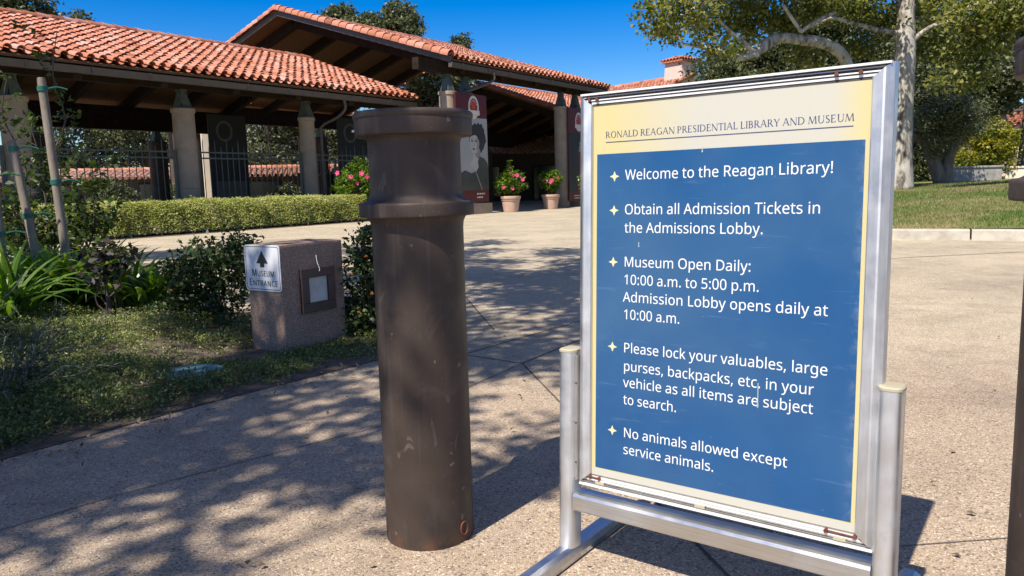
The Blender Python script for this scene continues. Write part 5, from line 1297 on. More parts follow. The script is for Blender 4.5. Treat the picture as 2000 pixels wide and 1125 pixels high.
# green valve box lid and small things in the bed
lz = bed_h(LID.x, LID.y) + 0.012
root = empty('valve_box_lid', (LID.x, LID.y, lz), 0.3, 'round greenish plastic valve box lid lying in the ground cover', 'lid')
mb = MB(); mb.lathe([(0.145, -0.05), (0.145, 0.004), (0.140, 0.010), (0.132, 0.011), (0.130, 0.008), (0.05, 0.012), (0.0, 0.013)], 40, cap=False); mb.build('cover', M['lid'], root)
mb = MB(); mb.bevbox(-0.03, 0.03, -0.008, 0.008, 0.011, 0.017, 0.003); mb.build('grip', M['lid'], root)
c = gnd(578, 742); root = empty('sprinkler_head', (c.x, c.y, bed_h(c.x, c.y)), 0, 'small round dark sprinkler cap at the bed edge in front of the pedestal', 'sprinkler')
mb = MB(); mb.lathe([(0.024, -0.02), (0.024, 0.028), (0.020, 0.034), (0.0, 0.036)], 20, cap=False); mb.build('riser', M['groove'], root)
def rock(x, y, r, label, seed):
    rr = random.Random(seed); bm = bmesh.new(); bmesh.ops.create_icosphere(bm, subdivisions=3, radius=r)
    for v in bm.verts:
        n_ = v.co.normalized(); k = 1 + 0.22 * math.sin(n_.x * 4 + seed) * math.sin(n_.y * 5 + 1) + 0.1 * math.sin(n_.z * 9 + n_.x * 7)
        v.co = Vector((n_.x * r * 1.25 * k, n_.y * r * k, n_.z * r * 0.75 * k))
    me = bpy.data.meshes.new('rock'); bm.to_mesh(me); bm.free(); me.materials.append(M['rock'])
    for p in me.polygons: p.use_smooth = seed % 2 == 0
    o = bpy.data.objects.new('rock', me); COL.objects.link(o); o.location = (x, y, bed_h(x, y) + r * 0.3); o.rotation_euler = (0.2, 0.1, seed)
    tag(o, label, 'rock')
c = gnd(205, 655); rock(c.x, c.y, 0.075, 'rough grey rock at the foot of the bronze leaved shrub', 3)
c = gnd(328, 648); rock(c.x, c.y, 0.06, 'small pale rock on bare soil between the strappy plants and the lantana', 4)
LR = random.Random(8)
def dry_leaf(x, y, z, size, label):
    P = []; 
    for k in range(12):
        a = 2 * PI * k / 12; r = size * (1 if k % 6 == 0 else 0.55 if k % 3 == 0 else 0.7)
        P.append((r * math.cos(a), 0.5 * r * math.sin(a), 0.15 * size * math.cos(2 * a) + 0.08 * size))
    mb = MB(); mb.add(P + [(0, 0, 0.0)], [(k, (k + 1) % 12, 12) for k in range(12)], True)
    o = mb.build('fallen_leaf', M['dryleaf']); o.location = (x, y, z + 0.002); o.rotation_euler = (LR.uniform(-.2, .2), LR.uniform(-.2, .2), LR.uniform(0, 6))
    tag(o, label, 'leaf', 'fallen dry leaves')
for px, py, s, lab in ((108, 852, 0.035, 'curled brown leaf lying on the soil strip at the near edge of the bed'), (420, 918, 0.016, 'small dark leaf lying on the shaded paving left of the bollard'), (480, 738, 0.03, 'dry tan leaf beside the round green lid'), (345, 640, 0.04, 'tan dead leaf on bare soil behind the rocks'), (22, 868, 0.02, 'small pale leaf scrap on the soil at the left edge')):
    c = gnd(px, py); z = bed_h(c.x, c.y) if in_poly(c.x, c.y, BED) else 0.0
    dry_leaf(c.x, c.y, z, s, lab)

def litter():
    rng = np.random.default_rng(77); P, T = [], []
    while len(P) < 900:
        f = rng.uniform()
        if f < 0.45:      # along the bed edge
            k_ = rng.uniform(); x = -3.0 + 2.4 * k_; y = 1.2 + 3.15 * k_ + rng.normal() * 0.12; x += rng.normal() * 0.10
        elif f < 0.75:    # strip below the hedge
            q = pav(rng.uniform(-9, 4), 2.5 + abs(rng.normal()) * 0.18); x, y = q.x, q.y
        else:
            y = 1.3 + 8 * rng.uniform() ** 2; x = rng.uniform(-0.6, 0.75) * y
        z = max(0.004, bed_h(x, y)) if in_poly(x, y, BED) else 0.004
        P.append((x, y, z + 0.004)); T.append(rng.uniform())
    P = np.array(P)
    q = leaf_quads(P, 0.028, 0.014, rng, 1.6, 0.0); q[:, :, 2] = np.maximum(q[:, :, 2], P[:, None, 2] - 0.002)
    o = np_mesh('leaf_litter', q, 4, np.array(T), leaf_mat('leaf_litter', (0.10, 0.07, 0.04), (0.22, 0.15, 0.08), (0.36, 0.27, 0.16), None, 0.1)); o['kind'] = 'stuff'
    tag(o, 'tiny dry leaves scattered along the bed edge and over the paving', 'leaf litter')
litter()

# strap leaved plants
def strap_plant(x, y, n, L, label, seed, spread=1.0):
    rng = np.random.default_rng(seed); z0 = bed_h(x, y)
    root = empty('strappy_plant', (x, y, z0), 0, label, 'plant', 'strap leaved clumps in the planting bed')
    Q, T = [], []; S = 8
    for i in range(n):
        az = rng.uniform(0, 2 * PI); ln = L * rng.uniform(0.6, 1.1); w = rng.uniform(0.016, 0.027); el = rng.uniform(0.75, 1.45); bend = rng.uniform(0.9, 2.1) * spread
        p = np.array([rng.normal() * 0.07, rng.normal() * 0.07, 0.0]); t = np.clip(rng.normal(0.55, 0.25), 0, 1); tw = rng.normal() * 0.3
        prev = None
        for k in range(S + 1):
            e = el - bend * (k / S) ** 1.7
            d = np.array([math.cos(az) * math.cos(e), math.sin(az) * math.cos(e), math.sin(e)])
            s = np.array([-math.sin(az + tw), math.cos(az + tw), 0.15 * tw]); u = np.cross(s, d)
            ww = w * (0.75 + 0.5 * min(1, k / 3)) * (1 - (k / S) ** 3.2) + 0.0006
            row = (p + s * ww + u * ww * 0.5, p.copy(), p - s * ww + u * ww * 0.5)
            if prev is not None:
                Q.append([prev[0], prev[1], row[1], row[0]]); Q.append([prev[1], prev[2], row[2], row[1]]); T += [t, t]
            prev = row; p = p + d * ln / S
    np_mesh('foliage', np.array(Q), 4, np.array(T), M['strap_leaf'], root)
for (px, py, n, L, lab, sd) in ((10, 650, 70, 0.75, 'large strappy leaved clump in sun at the left edge of the bed', 1), (70, 620, 80, 0.72, 'bright strappy clump in front of the grey stakes', 2), (130, 615, 75, 0.68, 'strappy green clump in the middle of the row of clumps', 3), (190, 606, 80, 0.66, 'shaded strappy clump just left of the bronze leaved shrub', 4),
                                (258, 608, 80, 0.64, 'dark strappy clump right behind the bronze leaved shrub', 5), (300, 612, 70, 0.52, 'last strappy clump of the row, nearest the lantana', 6), (100, 592, 60, 0.7, 'strappy clump in the back of the row below the stake', 7), (-40, 630, 70, 0.8, 'strappy clump cut off by the left edge of the photo', 9)):
    c = gnd(px, py); strap_plant(c.x, c.y, n, L, lab, sd)

def stems(root, starts, ends, r0, r1, seed, name='stem', mat=None, amp=0.02, single=True):
    rr = random.Random(seed); mb = MB()
    for a, b in zip(starts, ends):
        P = wobble_path(a, b, 6, amp, rr); mb.tube(smooth_path(P, 2), lerp_r([r0, r1], 13), 6)
    return mb.build(name, mat or M['twig'], root)
def blossom(root, p, r, mat, name='flower', n=5, centre=M['yellowpist'], face=(-0.3, -0.9, 0.3)):
    f = Vector(face).normalized(); s = f.cross(Vector((0, 0, 1))).normalized(); u = s.cross(f); mb = MB(); p = Vector(p); ph = LR.uniform(0, 6)
    for k in range(n):
        a = ph + 2 * PI * k / n; d = s * math.cos(a) + u * math.sin(a); q = f.cross(d)
        mb.add([p, p + d * r * 0.55 + q * r * 0.42 + f * r * 0.22, p + d * r * 1.0 + q * r * 0.30 + f * r * 0.18, p + d * r * 1.05 - q * r * 0.22 + f * r * 0.22, p + d * r * 0.55 - q * r * 0.42 + f * r * 0.26], [(0, 1, 2, 3, 4)], True)
    fl = mb.build(name, mat, root)
    if centre:
        mb = MB(); mb.tube([p, p + f * r * 0.75], [r * 0.07, r * 0.05], 6); mb.build('stamen', centre, fl)
    return fl
def cluster(root, p, r, mat):
    mb = MB(); p = Vector(p)
    for k in range(12):
        d = Vector((LR.gauss(0, 1), LR.gauss(0, 1), abs(LR.gauss(0, 1)))).normalized()
        s = d.orthogonal().normalized() * r * 0.38; t = d.cross(s)
        o = p + d * r * 0.7
        mb.add([o + s, o + t, o - s, o - t], [(0, 1, 2, 3)])
    return mb.build('flower_cluster', mat, root)
def shrub(name, label, base, clumps, twigs, per, spread, L, W, mat, seed, flowers=(), nst=9, cat='shrub', updir=0.2, z0=None, droop=0.0, shell=0.35):
    z = bed_h(base[0], base[1]) if z0 is None else z0
    root = empty(name, (base[0], base[1], z), 0, label, cat)
    crown('foliage', clumps, twigs, per, spread, L, W, mat, root, seed, shell, droop, updir, zmin=0.015)
    rr = random.Random(seed)
    ends = []
    for i in range(nst):
        c_, r_ = clumps[i % len(clumps)]
        ends.append(Vector((c_[0] + rr.uniform(-.8, .8) * r_[0], c_[1] + rr.uniform(-.8, .8) * r_[1], max(0.08, c_[2] + rr.uniform(0.1, .95) * r_[2]))))
    stems(root, [Vector((rr.uniform(-.05, .05), rr.uniform(-.05, .05), -0.02)) for _ in ends], ends, 0.008, 0.002, seed)
    return root
lb = gnd(425, 640)
lan = shrub('lantana_bush', 'dark leafy lantana bush with a few orange flowers left of the pedestal', (lb.x, lb.y), [((0.04, 0, 0.28), (0.29, 0.30, 0.28)), ((0.16, 0.0, 0.38), (0.22, 0.26, 0.24)), ((-0.16, 0.05, 0.26), (0.17, 0.22, 0.22)), ((-0.14, 0.1, 0.52), (0.07, 0.08, 0.17)), ((0.14, 0.05, 0.55), (0.10, 0.10, 0.12)), ((-0.26, 0, 0.40), (0.08, 0.1, 0.08)), ((-0.24, 0, 0.13), (0.14, 0.18, 0.13))], 330, 12, 0.045, 0.042, 0.026, M['lantana_leaf'], 31, nst=16)
for q in ((-0.1, -0.34, 0.42), (0.15, -0.3, 0.5), (-0.22, -0.2, 0.25), (0.24, -0.28, 0.22), (0.3, -0.2, 0.62)): cluster(lan, q, 0.013, M['orangeflower'])
rb = gnd(738, 650)
lan2 = shrub('lantana_bush', 'dark lantana bush with orange flowers between the pedestal and the bollard', (rb.x, rb.y), [((0, 0.05, 0.30), (0.24, 0.3, 0.32)), ((-0.02, 0.0, 0.55), (0.15, 0.2, 0.16)), ((0.10, 0.1, 0.42), (0.2, 0.22, 0.25)), ((-0.10, -0.06, 0.14), (0.12, 0.16, 0.14)), ((0.16, 0, 0.15), (0.2, 0.2, 0.15))], 360, 12, 0.04, 0.040, 0.025, M['lantana_leaf'], 33, nst=12)
for q in ((-0.10, -0.25, 0.42), (0.0, -0.28, 0.53), (0.03, -0.30, 0.30), (-0.08, -0.2, 0.17), (-0.16, -0.18, 0.46)): cluster(lan2, q, 0.014, M['orangeflower'])
tp = Vector((fr.x + 0.25, fr.y + 0.45)); 
db = gnd(216, 648)
dk = shrub('bronze_shrub', 'small bronze leaved standard shrub on a single bare stem beside the grey rock', (db.x, db.y), [((0.0, 0, 0.38), (0.10, 0.10, 0.06)), ((0.12, 0, 0.50), (0.08, 0.09, 0.05)), ((-0.09, 0, 0.45), (0.07, 0.07, 0.05)), ((0.06, 0, 0.52), (0.10, 0.08, 0.03))], 30, 5, 0.05, 0.07, 0.05, M['dark_leaf'], 41, nst=4)
mb = MB(); mb.tube(smooth_path([(0, 0, -0.03), (0.01, 0, 0.12), (-0.008, 0.01, 0.26), (0.0, 0, 0.42)], 3), 0.014, 8); mb.build('trunk', M['twig'], dk)
# feathery shrub at the lower left
fb = gnd(20, 800)
def feathery(base, label, seed):
    rng = np.random.default_rng(seed); rr = random.Random(seed); z = bed_h(base.x, base.y)
    root = empty('feathery_shrub', (base.x, base.y, z), 0, label, 'shrub'); mb = MB(); P, A, T = [], [], []
    for i in range(34):
        az = rr.uniform(0, 2 * PI); ln = rr.uniform(0.22, 0.52); el = rr.uniform(0.25, 1.2); d = Vector((math.cos(az) * math.cos(el), math.sin(az) * math.cos(el), math.sin(el)))
        path = smooth_path(wobble_path((0, 0, 0), d * ln, 5, 0.012, rr, (0, 0, 0.04)), 3); mb.tube(path, lerp_r([0.0045, 0.0014], len(path)), 5)
        for k in range(4, len(path)):
            ax = (path[k] - path[k - 1]).normalized()
            for _ in range(7):
                P.append(path[k] + ax * rr.uniform(-.01, .01)); A.append(ax * 0.9 + Vector((rr.gauss(0, .6), rr.gauss(0, .6), rr.gauss(0, .5)))); T.append(min(1, max(0, rr.gauss(.5, .25))))
    mb.build('stem', plain('pale_twig', (0.26, 0.23, 0.19), 0.8), root)
    np_mesh('foliage', leaf_quads(np.array(P), 0.045, 0.0045, rng, 0.2, 0, np.array(A)), 4, np.array(T), M['needle_leaf'], root)
feathery(fb, 'feathery narrow leaved shrub with pale stems, lowest plant at the left edge', 51)
c = gnd(-40, 715); feathery(c, 'second feathery shrub mostly beyond the left edge of the photo', 52)

# ------------------------------------------------------------------ staked young trees
def stake(px0, py0, px1, py1, r, label):
    b = gnd(px0, py0); b.z = bed_h(b.x, b.y) if in_poly(b.x, b.y, BED) else 0; t = at(px1, py1, b.y + 0.05) - b
    o = empty('wooden_stake', b, 0, label, 'stake', 'grey stakes of the young trees')
    mb = MB(); mb.tube([Vector((0, 0, -0.03)), t * 0.5, t * 0.985, t], [r, r * 0.95, r * 0.90, r * 0.8], 12); mb.build('pole', M['wood_stake'], o, 60)
    for k in (0.95, 0.52):
        mb = MB(); mb.tube([t * k - Vector((0, 0, 0.022)), t * k + Vector((0, 0, 0.022))], r * 1.12, 12)
        mb.tube(smooth_path([t * k + Vector((r, 0, 0)), t * k + Vector((0.10, 0.06, 0.02)), t * k + Vector((0.17, 0.1, 0.0))], 3), 0.008, 5); mb.build('tie', M['tie'], o)
stake(141, 585, 80, 152, 0.040, 'tall grey wooden stake with green ties, rightmost of the three')
stake(90, 590, 22, 275, 0.040, 'leaning grey wooden stake with a green tie, middle of the three')
stake(14, 600, -14, 330, 0.042, 'grey wooden stake at the left edge of the photo')
def young_tree(px, py, tips, label, seed, sprays):
    rr = random.Random(seed); rng = np.random.default_rng(seed)
    b = gnd(px, py); b.z = bed_h(b.x, b.y) if in_poly(b.x, b.y, BED) else 0
    root = empty('young_tree', b, 0, label, 'tree', 'young staked trees in the planting bed')
    tr = MB(); br = MB(); pts, ax_ = [], []
    for i, (tx, ty) in enumerate(tips):
        t = at(tx, ty, b.y + rr.uniform(-.2, .25)) - b
        path = smooth_path(wobble_path((rr.uniform(-.03, .03), 0, -0.03), t, 6, 0.05, rr), 3)
        tr.tube(path, lerp_r([0.021 if i == 0 else 0.012, 0.004], len(path)), 7)
        for k in range(3, len(path)):
            if rr.random() < 0.75:
                d = Vector((rr.gauss(0, 1), rr.gauss(0, 0.7), rr.uniform(0.1, 1.3))).normalized(); L = rr.uniform(0.12, 0.45)
                q = smooth_path(wobble_path(path[k], path[k] + d * L, 3, 0.02, rr), 2); br.tube(q, lerp_r([0.005, 0.0015], len(q)), 5)
                for m in range(2, len(q)):
                    for _ in range(sprays):
                        if rr.random() < 0.62: pts.append(q[m] + Vector((rr.gauss(0, .03), rr.gauss(0, .03), rr.gauss(0, .03)))); ax_.append(d + Vector((0, 0, -0.3)))
    tr.build('trunk', M['twig'], root); br.build('twigs', M['twig'], root)
    np_mesh('foliage', leaf_quads(np.array(pts), 0.085, 0.050, rng, 0.2, 0.2, np.array(ax_)), 4, np.clip(rng.normal(0.5, 0.25, len(pts)), 0, 1), M['young_leaf'], root)
young_tree(108, 545, [(112, 60), (60, 250), (190, 330), (70, 420)], 'thin young tree growing beside the tallest stake', 61, 4)
young_tree(50, 548, [(14, 150), (70, 330), (130, 330), (30, 400), (80, 440)], 'thin leafy young tree between the two left stakes', 62, 4)
young_tree(150, 556, [(164, 410), (200, 420), (205, 370), (170, 470)], 'low leafy sapling right of the tallest stake', 63, 6)
young_tree(-10, 560, [(-20, 200), (30, 420), (60, 440)], 'young tree at the left edge, half out of the photo', 64, 3)

# ------------------------------------------------------------------ clipped hedge
def hedge():
    rng = np.random.default_rng(71)
    s0, s1, t0, t1, h = -9.6, 4.25, 1.35, 2.45, 0.78
    root = empty('clipped_hedge', pav(s0, t0), PROT, 'long low clipped pale green hedge in front of the columns', 'hedge')
    L, D = s1 - s0, t1 - t0
    # local x along, local y = -(t - t0): road side is negative y
    N = 105000
    f = rng.uniform(size=N); x = rng.uniform(0, L, N)
    y = np.zeros(N); z = np.zeros(N); a = f < 0.56; b_ = (f >= 0.56) & (f < 0.93); c_ = f >= 0.93
    bul = 0.04 * np.sin(x * 2.3) + 0.035 * np.sin(x * 5.1 + 1) + 0.02 * np.sin(x * 13 + 2)
    y[a] = -D - bul[a] + np.abs(rng.normal(size=a.sum())) * 0.025; z[a] = 0.07 + (h - 0.07) * rng.uniform(size=a.sum()) ** 0.85
    y[b_] = -D * rng.uniform(size=b_.sum()); z[b_] = h + bul[b_] * 0.5 - np.abs(rng.normal(size=b_.sum())) * 0.025
    x[c_] = L - np.abs(rng.normal(size=c_.sum())) * 0.05; y[c_] = -D * rng.uniform(size=c_.sum()); z[c_] = 0.07 + (h - 0.07) * rng.uniform(size=c_.sum())
    rnd = np.clip((z - (h - 0.22)) / 0.22, 0, 1); y = np.where(a, y + rnd ** 2 * 0.12 + 0.26 * z / h, y)
    y = np.where(b_, y * 0.68, y); edge = np.clip((-y - (D * 0.68 - 0.25)) / 0.25, 0, 1); z = np.where(b_, z - 0.06 * edge ** 2, z)
    spr = (np.sin(x * 17.3) * np.sin(z * 23 + x * 5) * np.sin(y * 19 + x * 3) > 0.55) & (rng.uniform(size=N) < 0.5)
    z = np.where(spr & b_, z + rng.uniform(0, 0.07, N), z); y = np.where(spr & a, y - rng.uniform(0, 0.05, N), y)
    p = np.stack([x, y, z], 1) + rng.normal(size=(N, 3)) * 0.012
    t = np.clip(0.48 + 0.18 * np.sin(x * 1.9) * np.sin(z * 6 + x) + 0.12 * np.sin(x * 6.3 + z * 9) + rng.normal(size=N) * 0.22, 0, 1)
    np_mesh('foliage', leaf_quads(p, 0.055, 0.030, rng, 0.5, -0.05), 4, t, M['hedge_leaf'], root)
    mb = MB(); mb.box(0.1, L - 0.1, -D + 0.42, -0.1, 0.1, h - 0.14); rr = random.Random(3)
    for i in range(60):
        xx = rr.uniform(0.1, L - .1); mb.tube([(xx, -D + 0.15, 0), (xx + rr.uniform(-.1, .1), -D + 0.08, 0.25)], 0.01, 5)
    mb.build('inner_twigs', M['twig'], root)
hedge()
q = [pav(-10, 2.75), pav(4.6, 2.75), pav(4.6, 1.2), pav(-10, 1.2)]
sheet('hedge_soil', [(p.x, p.y) for p in q], 0.004, M['mulch'])

# ------------------------------------------------------------------ hibiscus in pots
def potted(base, k, label, seed, clumps, nfl, cols=('pinkflower',), faces=None):
    root = empty('potted_hibiscus', (base.x, base.y, 0), 0, label, 'potted plant', 'potted hibiscus by the entrance')
    mb = MB()
    mb.lathe(rounded([(0.0, 0.0), (0.255 * k, 0.0), (0.262 * k, 0.01), (0.335 * k, 0.46 * k), (0.335 * k, 0.465 * k), (0.365 * k, 0.475 * k), (0.372 * k, 0.565 * k), (0.36 * k, 0.575 * k), (0.325 * k, 0.575 * k), (0.32 * k, 0.50 * k), (0.0, 0.50 * k)], 0.008), 40, cap=False)
    pot = mb.build('pot', M['terracotta'], root, 40)
    mb = MB(); mb.lathe(rounded([(0.345 * k, 0.415 * k), (0.350 * k, 0.42 * k), (0.352 * k, 0.432 * k), (0.333 * k, 0.437 * k)], 0.003), 40, cap=False); mb.build('pot_band', M['terracotta'], pot)
    crown('foliage', clumps, 330, 9, 0.05, 0.085, 0.06, M['hib_leaf'], root, seed, 0.45, -0.05, 0.25)
    rr = random.Random(seed); ends = [Vector((c_[0] + rr.uniform(-.5, .5) * r_[0], c_[1], c_[2] + rr.uniform(0, .6) * r_[2])) for c_, r_ in clumps for _ in range(3)]
    stems(root, [Vector((0, 0, 0.48 * k))] * len(ends), ends, 0.016, 0.005, seed)
    for i in range(nfl):
        c_, r_ = clumps[i % len(clumps)]; a = rr.uniform(-2.9, -0.3)
        d = Vector((math.cos(a), math.sin(a), rr.uniform(-1.0, .9))).normalized()
        blossom(root, Vector(c_) + Vector((d.x * r_[0], d.y * r_[1], d.z * r_[2])) * 1.02, 0.075, M['pinkflower'], face=(d.x * .5, d.y * .8 - .4, .2))
    return root
p1 = gnd(998, 414); p2 = gnd(1076, 408)
potted(p1, 1.0, 'tall potted pink hibiscus in a pale terracotta pot, left of the pair at the gate', 81, [((0, 0, 1.08), (0.52, 0.5, 0.42)), ((0.22, 0, 0.95), (0.38, 0.4, 0.32)), ((-0.22, 0, 0.95), (0.38, 0.4, 0.32)), ((-0.02, 0, 1.58), (0.10, 0.1, 0.26)), ((0.28, -0.05, 1.35), (0.16, 0.16, 0.18))], 7)
potted(p2, 0.98, 'shorter potted hibiscus in a pale terracotta pot, right of the pair beside the sign', 82, [((0, 0, 1.08), (0.42, 0.42, 0.40)), ((0.12, 0, 1.22), (0.30, 0.3, 0.28)), ((-0.2, 0, 1.2), (0.2, 0.25, 0.25))], 5)
p3 = gnd(1152, 405); p3.z = 0; potted(p3, 0.95, 'potted hibiscus in shade at the foot of the right banner', 84, [((0, 0, 1.05), (0.40, 0.4, 0.40)), ((0.1, 0, 1.3), (0.3, 0.3, 0.3))], 4)
hb3 = at(690, 384, 23.9)
potted(Vector((hb3.x, hb3.y, 0)), 1.0, 'large bright hibiscus with pink flowers rising behind the hedge, left of the bollard', 83, [((0, 0, 1.15), (0.62, 0.6, 0.50)), ((0.25, 0, 1.40), (0.42, 0.5, 0.50)), ((-0.30, 0, 1.0), (0.36, 0.4, 0.40)), ((0.35, 0, 0.95), (0.45, 0.4, 0.4))], 8)
for i in range(4): pass

# ------------------------------------------------------------------ trees
def tree(name, label, base, trunk_paths, radii, clumps, twigs, per, spread, L, W, leafm, barkm, seed, group=None, droop=0.1, limbs=(), shell=0.6, cat='tree', updir=0.25):
    """trunk_paths and clumps are local to the base"""
    root = empty(name, base, 0, label, cat, group)
    mb = MB()
    for P, rs in zip(trunk_paths, radii):
        q = smooth_path(P, 5); mb.tube(q, lerp_r(rs, len(q)), 12)
    mb.build('trunk', barkm, root, None)
    if limbs:
        mb = MB()
        for P, rs in limbs:
            q = smooth_path(P, 4); mb.tube(q, lerp_r(rs, len(q)), 8)
        mb.build('limb', barkm, root, None)
    if clumps: crown('crown', clumps, twigs, per, spread, L, W, leafm, root, seed, shell, droop, updir)
    return root
def big_clumps(rng, c, r, n, k=0.42):
    out = []
    for i in range(n):
        d = np.array([rng.gauss(0, 1), rng.gauss(0, 1), rng.gauss(0, 0.8)]); d /= np.linalg.norm(d); f = rng.uniform(0.35, 0.95)
        s = rng.uniform(0.75, 1.25) * k
        out.append(((c[0] + d[0] * r[0] * f, c[1] + d[1] * r[1] * f, c[2] + d[2] * r[2] * f), (r[0] * s, r[1] * s, r[2] * s * 0.8)))
    return out
def auto_limbs(clumps, start, rng, r=0.1, k=0.6):
    out = []
    for c_, r_ in clumps:
        a = Vector(start); b = Vector(c_); out.append(([a, a.lerp(b, 0.45) + Vector((rng.uniform(-.3, .3), rng.uniform(-.3, .3), rng.uniform(0, .5))), b], [r, r * 0.6, r * 0.2]))
    return out

# sycamore with the mottled white trunk
SB = at(1756, 356, 22); SB.z = lawn_h(SB.x, SB.y) - 0.05
def sp(x, y, Y): return at(x, y, Y) - SB
trunkP = [Vector((0, 0, 0)), sp(1757, 300, 22), sp(1762, 200, 22), sp(1768, 100, 22), sp(1768, 0, 22.1), sp(1775, -90, 22.2), sp(1770, -200, 22.3)]
stem2 = [sp(1722, 330, 22.4), sp(1690, 230, 22.2), sp(1662, 150, 21.8), sp(1645, 108, 21.6), sp(1610, 85, 21.3), sp(1565, 78, 21.0), sp(1520, 74, 20.8), sp(1492, 88, 20.6), sp(1476, 110, 20.5)]
limbs = [([sp(1520, 74, 20.8), sp(1490, 96, 20.6), sp(1455, 112, 20.4), sp(1420, 108, 20.2), sp(1380, 94, 20.0), sp(1335, 86, 19.8)], [0.10, 0.10, 0.09, 0.075, 0.06, 0.03]),
         ([sp(1476, 108, 20.5), sp(1455, 85, 20.4), sp(1430, 66, 20.2), sp(1405, 40, 20.0)], [0.075, 0.06, 0.05, 0.025]),
         ([sp(1768, 66, 22.0), sp(1720, 60, 21.6), sp(1660, 44, 21.2), sp(1620, 36, 20.9), sp(1565, 62, 20.6)], [0.08, 0.065, 0.05, 0.045, 0.03]),
         ([sp(1565, 62, 20.6), sp(1590, 44, 20.6), sp(1632, 24, 20.6)], [0.05, 0.055, 0.05]),
         ([sp(1565, 62, 20.6), sp(1548, 38, 20.5), sp(1530, 10, 20.3)], [0.05, 0.045, 0.035]),
         ([sp(1770, 90, 22.0), sp(1815, 54, 21.6), sp(1850, 44, 21.4), sp(1885, 34, 21.2)], [0.08, 0.055, 0.05, 0.03]),
         ([sp(1772, -40, 22.1), sp(1700, -60, 21.0), sp(1560, -40, 19.6), sp(1420, -10, 18.8), sp(1330, 30, 18.4)], [0.16, 0.12, 0.09, 0.06, 0.03]),
         ([sp(1772, -60, 22.1), sp(1850, -60, 21.0), sp(1920, -10, 20), sp(1980, 40, 19.4)], [0.14, 0.09, 0.06, 0.03]),
         ([sp(1335, 86, 19.8), sp(1320, 60, 19.7), sp(1325, 25, 19.6)], [0.03, 0.025, 0.015])]
sc_ = []
for x, y, Y, rx, ry, rz in [(1330, 20, 19, 0.9, 0.9, 0.55), (1300, 60, 19.2, 0.45, 0.6, 0.3), (1385, 55, 19.4, 0.6, 0.7, 0.4), (1440, 20, 19.5, 0.8, 0.9, 0.5), (1400, 95, 20, 0.5, 0.5, 0.25), (1500, 30, 20, 0.8, 0.9, 0.5), (1590, 15, 20.5, 0.9, 1.0, 0.45), (1570, 110, 20.6, 0.6, 0.6, 0.3), (1660, 20, 21, 0.9, 1.0, 0.5), (1690, 90, 21.4, 0.7, 0.8, 0.4), (1540, 50, 20, .6, .7, .4),
                           (1840, 10, 21, 0.9, 1.0, 0.55), (1920, 30, 20, 0.9, 1.0, 0.5), (1830, 90, 21.5, 0.7, 0.8, 0.4), (1900, 95, 20.5, 0.7, 0.8, 0.4), (1880, 150, 20.5, 0.6, 0.8, 0.35), (1965, 20, 19.5, 0.8, 0.9, 0.5), (1950, 95, 19.8, 0.45, 0.5, 0.3), (1730, 40, 20.6, 0.7, 0.7, 0.4), (1465, 60, 19.6, .5, .6, .4), (1280, 20, 19, .4, .5, .35)]:
    p = sp(x, y, Y + (-1.2 if x > 1865 else 1.8 if (x > 1640 or len(sc_) % 4) else -0.1)); sc_.append(((p.x, p.y, p.z), (rx, ry * 0.8, rz)))
rr_ = random.Random(90)
for i in range(9):
    p = sp(rr_.uniform(1330, 1720), rr_.uniform(-330, -60), rr_.uniform(19, 22)); sc_.append(((p.x, p.y, p.z), (1.0, 1.0, 0.6)))
tree('sycamore_tree', 'large sycamore with mottled white trunk and twisting pale limbs behind the sign', SB, [trunkP, stem2], [[0.40, 0.33, 0.29, 0.27, 0.24, 0.2, 0.15], [0.22, 0.19, 0.17, 0.155, 0.15, 0.14, 0.13, 0.11, 0.085]], sc_, 1950, 13, 0.17, 0.135, 0.10, M['syc_leaf'], M['sycbark'], 91, limbs=limbs, droop=0.25, shell=0.35)

# oaks behind the lawn
def oak(base, label, paths, radii, clumps, seed, twigs=1500, leaf='oak_leaf', L=0.13, W=0.075, per=14, spread=0.16, group='oaks behind the lawn', name='oak_tree'):
    tree(name, label, base, paths, radii, clumps, twigs, per, spread, L, W, M[leaf], M['oakbark'], seed, group, 0.05, shell=0.5)
def rel(B): return lambda x, y, Y: at(x, y, Y) - B
B = at(1842, 352, 25.5); B.z = lawn_h(B.x, B.y) - 0.1; r1 = rel(B)
cl = []
rq = random.Random(55)
for _ in range(34):
    p = r1(rq.uniform(1780, 1915), rq.gauss(236, 24), 25.2 + rq.uniform(-1.0, 0.9)); a_ = rq.uniform(0.18, 0.48)
    cl.append(((p.x, p.y, p.z), (a_, a_, a_ * rq.uniform(.4, .8))))
oak(B, 'small fork trunked oak with a low grey green crown behind the lawn', [[Vector((0, 0, 0)), r1(1822, 312, 25.5), r1(1806, 280, 25.4), r1(1782, 262, 25.2)], [Vector((0.1, 0, 0)), r1(1850, 320, 25.5), r1(1862, 285, 25.5), r1(1880, 262, 25.5)]], [[0.26, 0.2, 0.15, 0.09], [0.24, 0.19, 0.16, 0.10]], cl, 101, 1000, 'olive_leaf', 0.11, 0.05)
rg = random.Random(7)
